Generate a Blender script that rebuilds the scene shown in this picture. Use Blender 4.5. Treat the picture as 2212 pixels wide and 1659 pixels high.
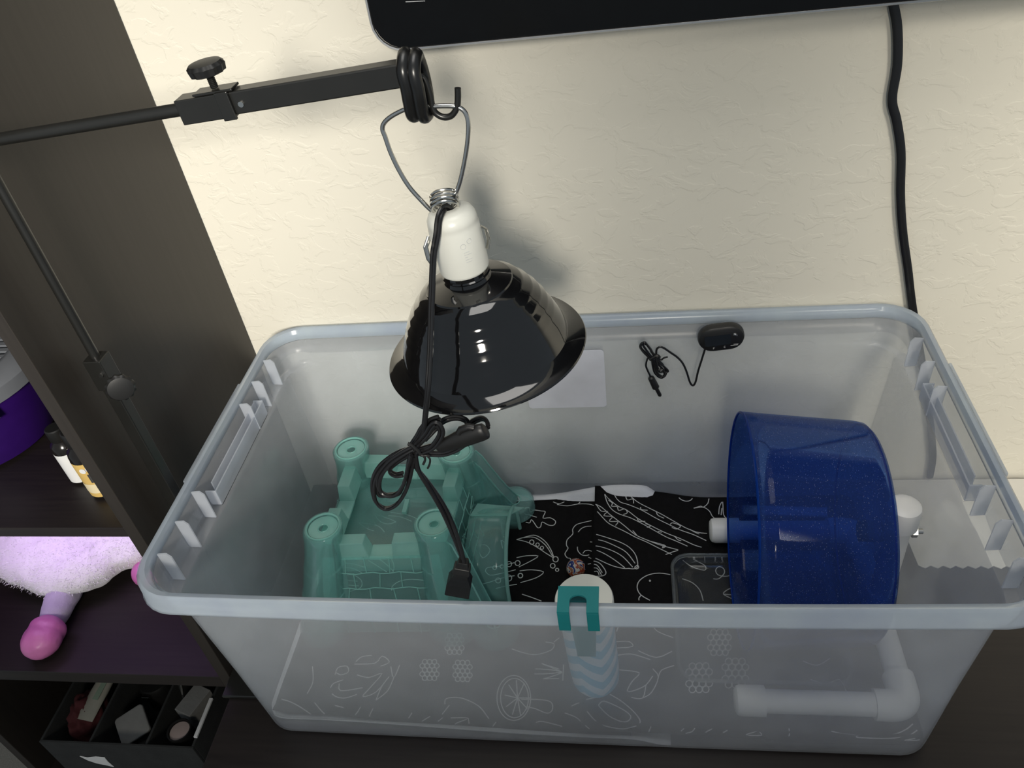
import bpy, bmesh, math, random
import numpy as np
from mathutils import Vector, Matrix, Euler, noise

for o in list(bpy.data.objects):
    bpy.data.objects.remove(o, do_unlink=True)
scene = bpy.context.scene
COL = scene.collection
random.seed(7)

# ------------------------------------------------------------------ camera
CAM_LOC = Vector((0.0760, -0.6426, 0.9162))
CAM_ROT = Euler((0.8867, 0.1181, 0.1006), 'XYZ')
FPX, PW, PH = 1730.67, 2212.0, 1659.0
cam = bpy.data.cameras.new('camera')
cam.sensor_width = 36.0
cam.lens = FPX / PW * 36.0
cam.clip_start = 0.01
camo = bpy.data.objects.new('camera', cam)
camo.location = CAM_LOC
camo.rotation_euler = CAM_ROT
COL.objects.link(camo)
scene.camera = camo

# ------------------------------------------------------------------ world, lights, exposure
world = bpy.data.worlds.new('world')
scene.world = world
world.use_nodes = True
bg = world.node_tree.nodes['Background']
bg.inputs[0].default_value = (0.78, 0.90, 1.0, 1)
bg.inputs[1].default_value = 0.245
scene.view_settings.view_transform = 'Standard'
scene.view_settings.look = 'None'
scene.view_settings.gamma = 1.0
scene.view_settings.use_curve_mapping = False
scene.view_settings.exposure = 0.25
scene.cycles.transparent_max_bounces = 40
scene.cycles.max_bounces = 8
scene.cycles.diffuse_bounces = 4
scene.cycles.glossy_bounces = 3
scene.cycles.adaptive_threshold = 0.05


def area(name, loc, target, sx, sy, power, color, spread=180):
    l = bpy.data.lights.new(name, 'AREA')
    l.shape = 'RECTANGLE'
    l.size, l.size_y = sx, sy
    l.energy = power
    l.color = color
    l.spread = math.radians(spread)
    o = bpy.data.objects.new(name, l)
    o.location = loc
    o.rotation_euler = (Vector(target) - Vector(loc)).to_track_quat('-Z', 'Y').to_euler()
    COL.objects.link(o)
    return o


# narrow bright window behind the photographer
area('window_light', (0.20, -2.3, 1.46), (0.0, 0.2, 0.45), 0.20, 0.50, 11.5, (1.0, 0.92, 0.78))
def spot(name, loc, target, power, color, cone, soft):
    l = bpy.data.lights.new(name, 'SPOT')
    l.energy = power
    l.color = color
    l.spot_size = math.radians(cone)
    l.spot_blend = 1.0
    l.shadow_soft_size = soft
    o = bpy.data.objects.new(name, l)
    o.location = loc
    o.rotation_euler = (Vector(target) - Vector(loc)).to_track_quat('-Z', 'Y').to_euler()
    COL.objects.link(o)
    return o


# two added spots without fixtures, brightening the left and right of the wall
spot('wall_fill_spot', (0.12, -2.25, 1.46), (-0.54, 0.229, 0.52), 285, (1.0, 0.95, 0.86), 27, 0.26)
spot('wall_fill_spot', (1.00, -1.30, 1.55), (0.86, 0.229, 0.42), 125, (1.0, 0.93, 0.80), 42, 0.28)
# ceiling light above the desk
area('ceiling_light', (0.05, -0.25, 2.35), (0.05, -0.2, 0.0), 0.9, 0.9, 9, (1.0, 0.97, 0.92))
# violet strip light under the middle shelf of the bookcase
area('shelf_strip_light', (-0.72, -0.01, 0.272), (-0.73, 0.06, 0.03), 0.34, 0.03, 0.20, (0.74, 0.46, 1.0), 115)


# ------------------------------------------------------------------ pixel rays (used to take real positions off the photograph at a known depth)
RM = CAM_ROT.to_matrix()


def ray(px, py):
    return RM @ Vector(((px - PW / 2) / FPX, -(py - PH / 2) / FPX, -1.0))


def at_y(px, py, Y):
    d = ray(px, py)
    return CAM_LOC + d * ((Y - CAM_LOC.y) / d.y)


def at_z(px, py, Z):
    d = ray(px, py)
    return CAM_LOC + d * ((Z - CAM_LOC.z) / d.z)


# ------------------------------------------------------------------ materials
def new_mat(name):
    m = bpy.data.materials.new(name)
    m.use_nodes = True
    return m, m.node_tree.nodes, m.node_tree.links


def pmat(name, col, rough=0.5, metal=0.0, var=0.08, nscale=40.0, bump=0.0, bscale=200.0, spec=0.5, coat=0.0, emit=None, estr=0.0, sheen=0.0):
    m, N, L = new_mat(name)
    b = N['Principled BSDF']
    b.inputs['Roughness'].default_value = rough
    b.inputs['Metallic'].default_value = metal
    b.inputs['Specular IOR Level'].default_value = spec
    b.inputs['Coat Weight'].default_value = coat
    b.inputs['Sheen Weight'].default_value = sheen
    tc = N.new('ShaderNodeTexCoord')
    nz = N.new('ShaderNodeTexNoise')
    nz.inputs['Scale'].default_value = nscale
    nz.inputs['Detail'].default_value = 4
    L.new(tc.outputs['Object'], nz.inputs['Vector'])
    rp = N.new('ShaderNodeValToRGB')
    c0 = [max(0, c * (1 - var)) for c in col]
    c1 = [min(1, c * (1 + var)) for c in col]
    rp.color_ramp.elements[0].color = (*c0, 1)
    rp.color_ramp.elements[1].color = (*c1, 1)
    rp.color_ramp.elements[0].position = 0.3
    rp.color_ramp.elements[1].position = 0.7
    L.new(nz.outputs['Fac'], rp.inputs[0])
    L.new(rp.outputs[0], b.inputs['Base Color'])
    if bump:
        n2 = N.new('ShaderNodeTexNoise')
        n2.inputs['Scale'].default_value = bscale
        n2.inputs['Detail'].default_value = 3
        L.new(tc.outputs['Object'], n2.inputs['Vector'])
        bp = N.new('ShaderNodeBump')
        bp.inputs['Strength'].default_value = bump
        bp.inputs['Distance'].default_value = 0.001
        L.new(n2.outputs['Fac'], bp.inputs['Height'])
        L.new(bp.outputs[0], b.inputs['Normal'])
    if emit:
        b.inputs['Emission Color'].default_value = (*emit, 1)
        b.inputs['Emission Strength'].default_value = estr
    return m


def plastic(name, tint, t_clear, dcol, t_diff, gloss_rough=0.15, gloss=0.05, blur=0.0, blur_rough=0.3, blur_ior=1.15, nscale=25.0, sparkle=None, dvar=0.06):
    """see-through plastic: clear transmission + rough refraction + scattering (reflected and let through) + a gloss coat"""
    m, N, L = new_mat(name)
    for n in list(N):
        if n.type != 'OUTPUT_MATERIAL':
            N.remove(n)
    out = [n for n in N if n.type == 'OUTPUT_MATERIAL'][0]
    tr = N.new('ShaderNodeBsdfTransparent')
    tr.inputs[0].default_value = (*tint, 1)
    clear = tr
    if blur > 0:
        rf = N.new('ShaderNodeBsdfRefraction')
        rf.inputs['Color'].default_value = (*tint, 1)
        rf.inputs['Roughness'].default_value = blur_rough
        rf.inputs['IOR'].default_value = blur_ior
        mx0 = N.new('ShaderNodeMixShader')
        mx0.inputs[0].default_value = blur
        L.new(tr.outputs[0], mx0.inputs[1])
        L.new(rf.outputs[0], mx0.inputs[2])
        clear = mx0
    tc = N.new('ShaderNodeTexCoord')
    nz = N.new('ShaderNodeTexNoise')
    nz.inputs['Scale'].default_value = nscale
    nz.inputs['Detail'].default_value = 4
    L.new(tc.outputs['Object'], nz.inputs['Vector'])
    rp = N.new('ShaderNodeValToRGB')
    rp.color_ramp.elements[0].color = (*[c * (1 - dvar) for c in dcol], 1)
    rp.color_ramp.elements[1].color = (*[min(1, c * (1 + dvar)) for c in dcol], 1)
    rp.color_ramp.elements[0].position = 0.3
    rp.color_ramp.elements[1].position = 0.7
    L.new(nz.outputs['Fac'], rp.inputs[0])
    colout = rp.outputs[0]
    if sparkle:
        vo = N.new('ShaderNodeTexVoronoi')
        vo.inputs['Scale'].default_value = sparkle[0]
        L.new(tc.outputs['Object'], vo.inputs['Vector'])
        lt = N.new('ShaderNodeMath')
        lt.operation = 'LESS_THAN'
        lt.inputs[1].default_value = sparkle[1]
        L.new(vo.outputs['Distance'], lt.inputs[0])
        # only some of the cells carry a fleck
        sx = N.new('ShaderNodeSeparateColor')
        L.new(vo.outputs['Color'], sx.inputs[0])
        gt = N.new('ShaderNodeMath')
        gt.operation = 'GREATER_THAN'
        gt.inputs[1].default_value = 0.55
        L.new(sx.outputs[0], gt.inputs[0])
        ml = N.new('ShaderNodeMath')
        ml.operation = 'MULTIPLY'
        L.new(lt.outputs[0], ml.inputs[0])
        L.new(gt.outputs[0], ml.inputs[1])
        mc = N.new('ShaderNodeMix')
        mc.data_type = 'RGBA'
        L.new(ml.outputs[0], mc.inputs[0])
        L.new(colout, mc.inputs[6])
        mc.inputs[7].default_value = (*sparkle[2], 1)
        colout = mc.outputs[2]
    df = N.new('ShaderNodeBsdfDiffuse')
    tl = N.new('ShaderNodeBsdfTranslucent')
    L.new(colout, df.inputs[0])
    L.new(colout, tl.inputs[0])
    mx1 = N.new('ShaderNodeMixShader')
    mx1.inputs[0].default_value = 0.5
    L.new(df.outputs[0], mx1.inputs[1])
    L.new(tl.outputs[0], mx1.inputs[2])
    mx2 = N.new('ShaderNodeMixShader')
    mx2.inputs[0].default_value = t_diff
    L.new(clear.outputs[0], mx2.inputs[1])
    L.new(mx1.outputs[0], mx2.inputs[2])
    gl = N.new('ShaderNodeBsdfGlossy')
    gl.inputs['Roughness'].default_value = gloss_rough
    fr = N.new('ShaderNodeFresnel')
    fr.inputs[0].default_value = 1.35
    fm = N.new('ShaderNodeMath')
    fm.operation = 'MULTIPLY'
    fm.inputs[1].default_value = gloss * 10
    L.new(fr.outputs[0], fm.inputs[0])
    mn = N.new('ShaderNodeMath')
    mn.operation = 'MINIMUM'
    mn.inputs[1].default_value = 0.6
    L.new(fm.outputs[0], mn.inputs[0])
    mx3 = N.new('ShaderNodeMixShader')
    L.new(mn.outputs[0], mx3.inputs[0])
    L.new(mx2.outputs[0], mx3.inputs[1])
    L.new(gl.outputs[0], mx3.inputs[2])
    L.new(mx3.outputs[0], out.inputs[0])
    return m


def wall_mat():
    m, N, L = new_mat('painted_textured_wall')
    b = N['Principled BSDF']
    b.inputs['Roughness'].default_value = 0.55
    b.inputs['Specular IOR Level'].default_value = 0.25
    tc = N.new('ShaderNodeTexCoord')
    n1 = N.new('ShaderNodeTexNoise')
    n1.inputs['Scale'].default_value = 3.0
    n1.inputs['Detail'].default_value = 3
    L.new(tc.outputs['Object'], n1.inputs['Vector'])
    rp = N.new('ShaderNodeValToRGB')
    rp.color_ramp.elements[0].color = (0.700, 0.668, 0.575, 1)
    rp.color_ramp.elements[1].color = (0.740, 0.706, 0.612, 1)
    L.new(n1.outputs['Fac'], rp.inputs[0])
    L.new(rp.outputs[0], b.inputs['Base Color'])
    # knock-down texture: flattened islands with soft ragged rims
    mp = N.new('ShaderNodeMapping')
    mp.inputs['Scale'].default_value = (1.0, 1.0, 1.35)
    L.new(tc.outputs['Object'], mp.inputs['Vector'])
    n2 = N.new('ShaderNodeTexNoise')
    n2.inputs['Scale'].default_value = 34.0
    n2.inputs['Detail'].default_value = 5
    n2.inputs['Roughness'].default_value = 0.55
    n2.inputs['Distortion'].default_value = 0.6
    L.new(mp.outputs[0], n2.inputs['Vector'])
    r2 = N.new('ShaderNodeValToRGB')
    r2.color_ramp.elements[0].position = 0.50
    r2.color_ramp.elements[1].position = 0.56
    L.new(n2.outputs['Fac'], r2.inputs[0])
    n3 = N.new('ShaderNodeTexNoise')
    n3.inputs['Scale'].default_value = 260.0
    n3.inputs['Detail'].default_value = 2
    L.new(tc.outputs['Object'], n3.inputs['Vector'])
    ad = N.new('ShaderNodeMath')
    ad.operation = 'MULTIPLY_ADD'
    ad.inputs[1].default_value = 0.12
    L.new(n3.outputs['Fac'], ad.inputs[0])
    L.new(r2.outputs[0], ad.inputs[2])
    bp = N.new('ShaderNodeBump')
    bp.inputs['Strength'].default_value = 0.32
    bp.inputs['Distance'].default_value = 0.0010
    L.new(ad.outputs[0], bp.inputs['Height'])
    L.new(bp.outputs[0], b.inputs['Normal'])
    return m


def wood_mat(name, c0, c1, rough=0.42, axis=0):
    m, N, L = new_mat(name)
    b = N['Principled BSDF']
    b.inputs['Roughness'].default_value = rough
    b.inputs['Specular IOR Level'].default_value = 0.4
    tc = N.new('ShaderNodeTexCoord')
    mp = N.new('ShaderNodeMapping')
    s = [60.0, 60.0, 60.0]
    s[axis] = 2.5
    mp.inputs['Scale'].default_value = s
    L.new(tc.outputs['Object'], mp.inputs['Vector'])
    nz = N.new('ShaderNodeTexNoise')
    nz.inputs['Scale'].default_value = 3.0
    nz.inputs['Detail'].default_value = 6
    L.new(mp.outputs[0], nz.inputs['Vector'])
    rp = N.new('ShaderNodeValToRGB')
    rp.color_ramp.elements[0].position = 0.3
    rp.color_ramp.elements[1].position = 0.75
    rp.color_ramp.elements[0].color = (*c0, 1)
    rp.color_ramp.elements[1].color = (*c1, 1)
    L.new(nz.outputs['Fac'], rp.inputs[0])
    L.new(rp.outputs[0], b.inputs['Base Color'])
    bp = N.new('ShaderNodeBump')
    bp.inputs['Strength'].default_value = 0.06
    bp.inputs['Distance'].default_value = 0.0005
    L.new(nz.outputs['Fac'], bp.inputs['Height'])
    L.new(bp.outputs[0], b.inputs['Normal'])
    return m


M = {}
M['wall'] = wall_mat()
M['carpet'] = pmat('grey_carpet', (0.20, 0.19, 0.17), 0.95, bump=0.6, bscale=500, var=0.15, nscale=300)
M['wood'] = wood_mat('black_brown_wood', (0.0110, 0.0085, 0.0080), (0.0190, 0.0150, 0.0135), 0.40, 1)
M['wood_z'] = wood_mat('black_brown_wood_upright', (0.0210, 0.0175, 0.0145), (0.0270, 0.0225, 0.0190), 0.45, 2)
M['wood_x'] = wood_mat('black_brown_wood_shelf', (0.0120, 0.0090, 0.0085), (0.0200, 0.0155, 0.0140), 0.42, 0)
M['tote'] = plastic('frosted_tote_plastic', (0.93, 0.95, 0.97), 0.6, (0.83, 0.855, 0.91), 0.26, 0.22, 0.04)
M['tote_rim'] = plastic('frosted_rim_plastic', (0.92, 0.94, 0.96), 0.5, (0.80, 0.88, 1.0), 0.38, 0.18, 0.06)
M['tote_fin'] = plastic('frosted_fin_plastic', (0.92, 0.94, 0.97), 0.5, (0.80, 0.83, 0.89), 0.45, 0.3, 0.04)
M['black_gloss'] = pmat('black_gloss_enamel', (0.004, 0.004, 0.0045), 0.07, spec=0.6, coat=0.5, var=0.1)
M['black_plastic'] = pmat('black_plastic', (0.010, 0.010, 0.010), 0.42, var=0.1)
M['black_metal'] = pmat('black_painted_metal', (0.011, 0.011, 0.010), 0.32, spec=0.6, var=0.1)
M['rubber'] = pmat('black_rubber', (0.008, 0.008, 0.008), 0.30, spec=0.6, var=0.1)
M['cord'] = pmat('black_cord_vinyl', (0.010, 0.010, 0.011), 0.30, spec=0.5, var=0.1)
M['steel'] = pmat('bright_steel_wire', (0.62, 0.61, 0.58), 0.20, metal=1.0, var=0.05)
M['ceramic'] = pmat('white_porcelain', (0.72, 0.72, 0.66), 0.30, var=0.02, spec=0.5)
M['reflector'] = pmat('aluminium_reflector', (0.75, 0.75, 0.75), 0.25, metal=1.0, var=0.03)
M['grey_print'] = pmat('pale_grey_print', (0.52, 0.53, 0.54), 0.6)
M['castle'] = plastic('teal_castle_plastic', (0.90, 0.985, 0.97), 0.6, (0.46, 0.83, 0.79), 0.22, 0.12, 0.06)
M['castle_edge'] = plastic('teal_castle_edge', (0.86, 0.98, 0.96), 0.5, (0.50, 0.84, 0.78), 0.48, 0.15, 0.06)
M['wheel'] = plastic('blue_glitter_plastic', (0.40, 0.58, 0.90), 0.5, (0.050, 0.105, 0.34), 0.24, 0.06, 0.04, sparkle=(520.0, 0.17, (0.9, 0.95, 1.0)))
M['wheel_edge'] = plastic('blue_plastic_edge', (0.03, 0.18, 0.62), 0.5, (0.01, 0.08, 0.45), 0.6, 0.08, 0.05)
M['pvc'] = pmat('white_pvc', (0.74, 0.73, 0.70), 0.40, var=0.02)
M['clear'] = plastic('clear_tub_plastic', (0.93, 0.94, 0.93), 0.9, (0.55, 0.58, 0.58), 0.05, 0.05, 0.06)
M['clear_rim'] = plastic('clear_tub_rim', (0.90, 0.92, 0.92), 0.8, (0.6, 0.63, 0.63), 0.12, 0.08, 0.08)
M['fabric'] = pmat('black_cotton', (0.0075, 0.0070, 0.0072), 0.95, bump=0.5, bscale=900, var=0.12, nscale=120, spec=0.1)
M['print'] = pmat('white_fabric_print', (0.50, 0.50, 0.49), 0.9, var=0.10, nscale=300)
M['white_cloth'] = pmat('white_cotton', (0.66, 0.66, 0.68), 0.95, bump=0.4, bscale=700, var=0.04)
M['teal_solid'] = pmat('teal_printed_plastic', (0.004, 0.175, 0.185), 0.55, var=0.06)
M['tv'] = pmat('black_screen_glass', (0.0020, 0.0022, 0.0026), 0.25, var=0.2, spec=0.25)
M['silver'] = pmat('silver_trim', (0.55, 0.55, 0.55), 0.35, metal=1.0, var=0.03)
M['lcd'] = pmat('grey_lcd', (0.014, 0.017, 0.019), 0.2, var=0.1)
M['white_print'] = pmat('white_lettering', (0.6, 0.6, 0.6), 0.6)
M['suction'] = plastic('clear_suction_cup', (0.93, 0.93, 0.93), 0.9, (0.6, 0.6, 0.6), 0.08, 0.1, 0.05)
M['purple'] = pmat('deep_purple_plastic', (0.030, 0.006, 0.115), 0.28, var=0.08)
M['grey_plastic'] = pmat('grey_lid_plastic', (0.16, 0.17, 0.19), 0.40, var=0.05)
M['bottle_dark'] = pmat('dark_amber_bottle', (0.010, 0.008, 0.007), 0.18, var=0.1)
M['label_white'] = pmat('white_paper_label', (0.72, 0.72, 0.72), 0.6, var=0.03)
M['label_yellow'] = pmat('yellow_paper_label', (0.62, 0.42, 0.13), 0.6, var=0.05)
M['label_cream'] = pmat('cream_label_text', (0.72, 0.62, 0.40), 0.6, var=0.05)
M['bars'] = pmat('barcode_ink', (0.05, 0.05, 0.05), 0.7)
M['plush'] = pmat('white_plush', (0.78, 0.76, 0.80), 0.95, bump=0.7, bscale=300, var=0.05, sheen=0.3)
M['plush_pink'] = pmat('pink_satin', (0.52, 0.15, 0.36), 0.38, bump=0.25, bscale=160, var=0.10)
M['plush_leg'] = pmat('lavender_plush', (0.42, 0.38, 0.48), 0.95, bump=0.6, bscale=300, var=0.06)
M['bin'] = pmat('charcoal_felt', (0.020, 0.021, 0.021), 0.9, bump=0.4, bscale=500, var=0.2)
M['red_cloth'] = pmat('dark_red_cloth', (0.055, 0.007, 0.009), 0.9, bump=0.4)
M['blue_cloth'] = pmat('dark_blue_pouch', (0.006, 0.060, 0.13), 0.6, bump=0.2)
M['cream'] = pmat('cream_tube', (0.26, 0.25, 0.21), 0.6, var=0.06)
M['green_print'] = pmat('pale_green_print', (0.20, 0.26, 0.20), 0.6)
M['grey_pad'] = pmat('grey_cotton_pad', (0.19, 0.19, 0.185), 0.9, bump=0.4)
M['pinkish'] = pmat('dusty_pink_powder', (0.34, 0.27, 0.25), 0.8)
M['paper'] = pmat('white_packet_paper', (0.62, 0.60, 0.55), 0.7, var=0.03)
M['label_plate'] = plastic('white_label_plate', (0.9, 0.9, 0.92), 0.5, (0.86, 0.87, 0.92), 0.85, 0.2, 0.05)


def bottle_mat():
    """pale blue bottle with white chevrons"""
    m, N, L = new_mat('blue_white_chevron_bottle')
    b = N['Principled BSDF']
    b.inputs['Roughness'].default_value = 0.35
    tc = N.new('ShaderNodeTexCoord')
    sp_ = N.new('ShaderNodeSeparateXYZ')
    L.new(tc.outputs['Object'], sp_.inputs[0])
    at = N.new('ShaderNodeMath')
    at.operation = 'ARCTAN2'
    L.new(sp_.outputs[1], at.inputs[0])
    L.new(sp_.outputs[0], at.inputs[1])
    pp = N.new('ShaderNodeMath')
    pp.operation = 'PINGPONG'
    L.new(at.outputs[0], pp.inputs[0])
    pp.inputs[1].default_value = math.pi / 3.2
    ma = N.new('ShaderNodeMath')
    ma.operation = 'MULTIPLY_ADD'
    L.new(pp.outputs[0], ma.inputs[0])
    ma.inputs[1].default_value = 0.022
    L.new(sp_.outputs[2], ma.inputs[2])
    mo = N.new('ShaderNodeMath')
    mo.operation = 'MODULO'
    add = N.new('ShaderNodeMath')
    add.operation = 'ADD'
    add.inputs[1].default_value = 1.0
    L.new(ma.outputs[0], add.inputs[0])
    L.new(add.outputs[0], mo.inputs[0])
    mo.inputs[1].default_value = 0.030
    gt = N.new('ShaderNodeMath')
    gt.operation = 'GREATER_THAN'
    gt.inputs[1].default_value = 0.015
    L.new(mo.outputs[0], gt.inputs[0])
    mx = N.new('ShaderNodeMix')
    mx.data_type = 'RGBA'
    L.new(gt.outputs[0], mx.inputs[0])
    mx.inputs[6].default_value = (0.16, 0.50, 0.68, 1)
    mx.inputs[7].default_value = (0.74, 0.80, 0.82, 1)
    L.new(mx.outputs[2], b.inputs['Base Color'])
    return m


M['chevron'] = bottle_mat()


def ball_mat():
    m, N, L = new_mat('swirled_ball')
    b = N['Principled BSDF']
    b.inputs['Roughness'].default_value = 0.15
    tc = N.new('ShaderNodeTexCoord')
    nz = N.new('ShaderNodeTexNoise')
    nz.inputs['Scale'].default_value = 70
    nz.inputs['Distortion'].default_value = 1.2
    nz.inputs['Detail'].default_value = 1
    L.new(tc.outputs['Object'], nz.inputs['Vector'])
    rp = N.new('ShaderNodeValToRGB')
    rp.color_ramp.interpolation = 'CONSTANT'
    e = rp.color_ramp.elements
    e[0].position, e[0].color = 0.0, (0.015, 0.03, 0.16, 1)
    e[1].position, e[1].color = 0.40, (0.55, 0.50, 0.42, 1)
    for p, c in ((0.46, (0.30, 0.055, 0.025, 1)), (0.56, (0.40, 0.22, 0.10, 1)), (0.62, (0.02, 0.015, 0.015, 1))):
        k = e.new(p)
        k.color = c
    L.new(nz.outputs['Fac'], rp.inputs[0])
    L.new(rp.outputs[0], b.inputs['Base Color'])
    return m


M['ball'] = ball_mat()

# ------------------------------------------------------------------ mesh helpers
ORG = {}


def tag(o, label, cat, group=None, kind=None):
    o['label'] = label
    if cat:
        o['category'] = cat
    if group:
        o['group'] = group
    if kind:
        o['kind'] = kind
    return o


def thing(name, label, cat, loc, group=None):
    o = bpy.data.objects.new(name, None)
    o.empty_display_size = 0.02
    o.location = loc
    COL.objects.link(o)
    ORG[o.name] = Vector(loc)
    return tag(o, label, cat, group)


def catmull(pts, n=8, closed=False):
    P = [Vector(p) for p in pts]
    out = []
    m = len(P)
    rng = m if closed else m - 1
    for i in range(rng):
        if closed:
            a, b, c, d = P[(i - 1) % m], P[i], P[(i + 1) % m], P[(i + 2) % m]
        else:
            a, b, c, d = P[max(i - 1, 0)], P[i], P[i + 1], P[min(i + 2, m - 1)]
        for k in range(n):
            t = k / n
            out.append(0.5 * ((2 * b) + (c - a) * t + (2 * a - 5 * b + 4 * c - d) * t * t + (3 * b - a - 3 * c + d) * t ** 3))
    if not closed:
        out.append(P[-1].copy())
    return out


class MB:
    def __init__(s):
        s.v, s.f = [], []

    def quad(s, *idx):
        s.f.append(tuple(idx))

    def add(s, vs, fs):
        b = len(s.v)
        s.v += [Vector(v) for v in vs]
        s.f += [tuple(b + i for i in f) for f in fs]

    def box(s, x0, x1, y0, y1, z0, z1, mtx=None):
        vs = [Vector((x, y, z)) for z in (z0, z1) for y in (y0, y1) for x in (x0, x1)]
        if mtx:
            vs = [mtx @ v for v in vs]
        s.add(vs, [(0, 2, 3, 1), (4, 5, 7, 6), (0, 1, 5, 4), (2, 6, 7, 3), (0, 4, 6, 2), (1, 3, 7, 5)])
        return s

    def hexa(s, b4, t4):
        """solid from four bottom and four top corners (same order)"""
        s.add(list(b4) + list(t4), [(3, 2, 1, 0), (4, 5, 6, 7), (0, 1, 5, 4), (1, 2, 6, 5), (2, 3, 7, 6), (3, 0, 4, 7)])
        return s

    def tube(s, pts, r, sides=8, closed=False, caps=True, flat=1.0, updir=None):
        P = [Vector(p) for p in pts]
        m = len(P)
        rs = r if isinstance(r, (list, tuple)) else [r] * m
        b = len(s.v)
        nrm = None
        for i in range(m):
            if closed:
                t = P[(i + 1) % m] - P[(i - 1) % m]
            else:
                t = P[min(i + 1, m - 1)] - P[max(i - 1, 0)]
            if t.length < 1e-9:
                t = Vector((0, 0, 1))
            t.normalize()
            if updir is not None:
                u = Vector(updir) - t * t.dot(Vector(updir))
                u = u.normalized() if u.length > 1e-6 else t.orthogonal().normalized()
                nrm = u
            elif nrm is None:
                nrm = t.orthogonal().normalized()
            else:
                nrm = (nrm - t * nrm.dot(t))
                nrm = nrm.normalized() if nrm.length > 1e-6 else t.orthogonal().normalized()
            w = t.cross(nrm)
            for k in range(sides):
                a = 2 * math.pi * k / sides
                s.v.append(P[i] + nrm * math.cos(a) * rs[i] * flat + w * math.sin(a) * rs[i])
        rng = m if closed else m - 1
        for i in range(rng):
            j = (i + 1) % m
            for k in range(sides):
                l = (k + 1) % sides
                s.f.append((b + i * sides + k, b + i * sides + l, b + j * sides + l, b + j * sides + k))
        if caps and not closed:
            s.f.append(tuple(b + k for k in reversed(range(sides))))
            s.f.append(tuple(b + (m - 1) * sides + k for k in range(sides)))
        return s

    def lathe(s, prof, seg=48, center=(0, 0, 0), mtx=None, close_prof=False):
        """prof: list of (r, z) round the z axis"""
        b = len(s.v)
        c = Vector(center)
        n = len(prof)
        ring = []
        for (r, z) in prof:
            if r < 1e-6:
                p = Vector((0, 0, z))
                s.v.append((mtx @ p if mtx else p) + c)
                ring.append([len(s.v) - 1] * seg)
            else:
                idx = []
                for k in range(seg):
                    a = 2 * math.pi * k / seg
                    p = Vector((r * math.cos(a), r * math.sin(a), z))
                    s.v.append((mtx @ p if mtx else p) + c)
                    idx.append(len(s.v) - 1)
                ring.append(idx)
        rng = n if close_prof else n - 1
        for i in range(rng):
            A, B = ring[i], ring[(i + 1) % n]
            for k in range(seg):
                l = (k + 1) % seg
                q = [A[k], A[l], B[l], B[k]]
                u = []
                for x in q:
                    if x not in u:
                        u.append(x)
                if len(u) >= 3:
                    s.f.append(tuple(u))
        return s

    def prism(s, poly, off):
        """poly: 3-D polygon, extruded by the vector off"""
        n = len(poly)
        b = len(s.v)
        s.v += [Vector(p) for p in poly] + [Vector(p) + Vector(off) for p in poly]
        s.f.append(tuple(b + i for i in reversed(range(n))))
        s.f.append(tuple(b + n + i for i in range(n)))
        for i in range(n):
            j = (i + 1) % n
            s.f.append((b + i, b + j, b + n + j, b + n + i))
        return s

    def loft(s, loops, close=True, cap0=False, cap1=False):
        b = len(s.v)
        n = len(loops[0])
        for lp in loops:
            s.v += [Vector(p) for p in lp]
        for i in range(len(loops) - 1):
            for k in range(n if close else n - 1):
                l = (k + 1) % n
                s.f.append((b + i * n + k, b + i * n + l, b + (i + 1) * n + l, b + (i + 1) * n + k))
        if cap0:
            s.f.append(tuple(b + k for k in reversed(range(n))))
        if cap1:
            s.f.append(tuple(b + (len(loops) - 1) * n + k for k in range(n)))
        return s

    def ribbon(s, pts, w, up=(0, 0, 1)):
        P = [Vector(p) for p in pts]
        b = len(s.v)
        upv = Vector(up)
        for i, p in enumerate(P):
            t = P[min(i + 1, len(P) - 1)] - P[max(i - 1, 0)]
            n = t.cross(upv)
            n = n.normalized() * w / 2 if n.length > 1e-9 else Vector((w / 2, 0, 0))
            s.v += [p - n, p + n]
        for i in range(len(P) - 1):
            k = b + 2 * i
            s.f.append((k, k + 1, k + 3, k + 2))
        return s

    def build(s, name, mat, parent=None, smooth=False, bevel=0.0, solid=0.0, subsurf=0, label=None, angle=40, fix=True, segs=2):
        org = ORG.get(parent.name, Vector((0, 0, 0))) if parent else Vector((0, 0, 0))
        me = bpy.data.meshes.new(name)
        me.from_pydata([tuple(v - org) for v in s.v], [], s.f)
        me.validate()
        if fix:
            bm = bmesh.new()
            bm.from_mesh(me)
            bmesh.ops.recalc_face_normals(bm, faces=bm.faces)
            bm.to_mesh(me)
            bm.free()
        me.materials.append(M[mat] if isinstance(mat, str) else mat)
        o = bpy.data.objects.new(name, me)
        COL.objects.link(o)
        if parent:
            o.parent = parent
            ORG[o.name] = org
        if smooth:
            me.polygons.foreach_set('use_smooth', [True] * len(me.polygons))
            try:
                me.set_sharp_from_angle(angle=math.radians(angle))
            except Exception:
                pass
        if solid:
            md = o.modifiers.new('solid', 'SOLIDIFY')
            md.thickness = solid
            md.offset = 0
        if bevel:
            md = o.modifiers.new('bevel', 'BEVEL')
            md.width = bevel
            md.segments = segs
            md.limit_method = 'ANGLE'
            md.angle_limit = math.radians(35)
        if subsurf:
            md = o.modifiers.new('sub', 'SUBSURF')
            md.levels = md.render_levels = subsurf
        if label:
            o['label'] = label
        return o

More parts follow.
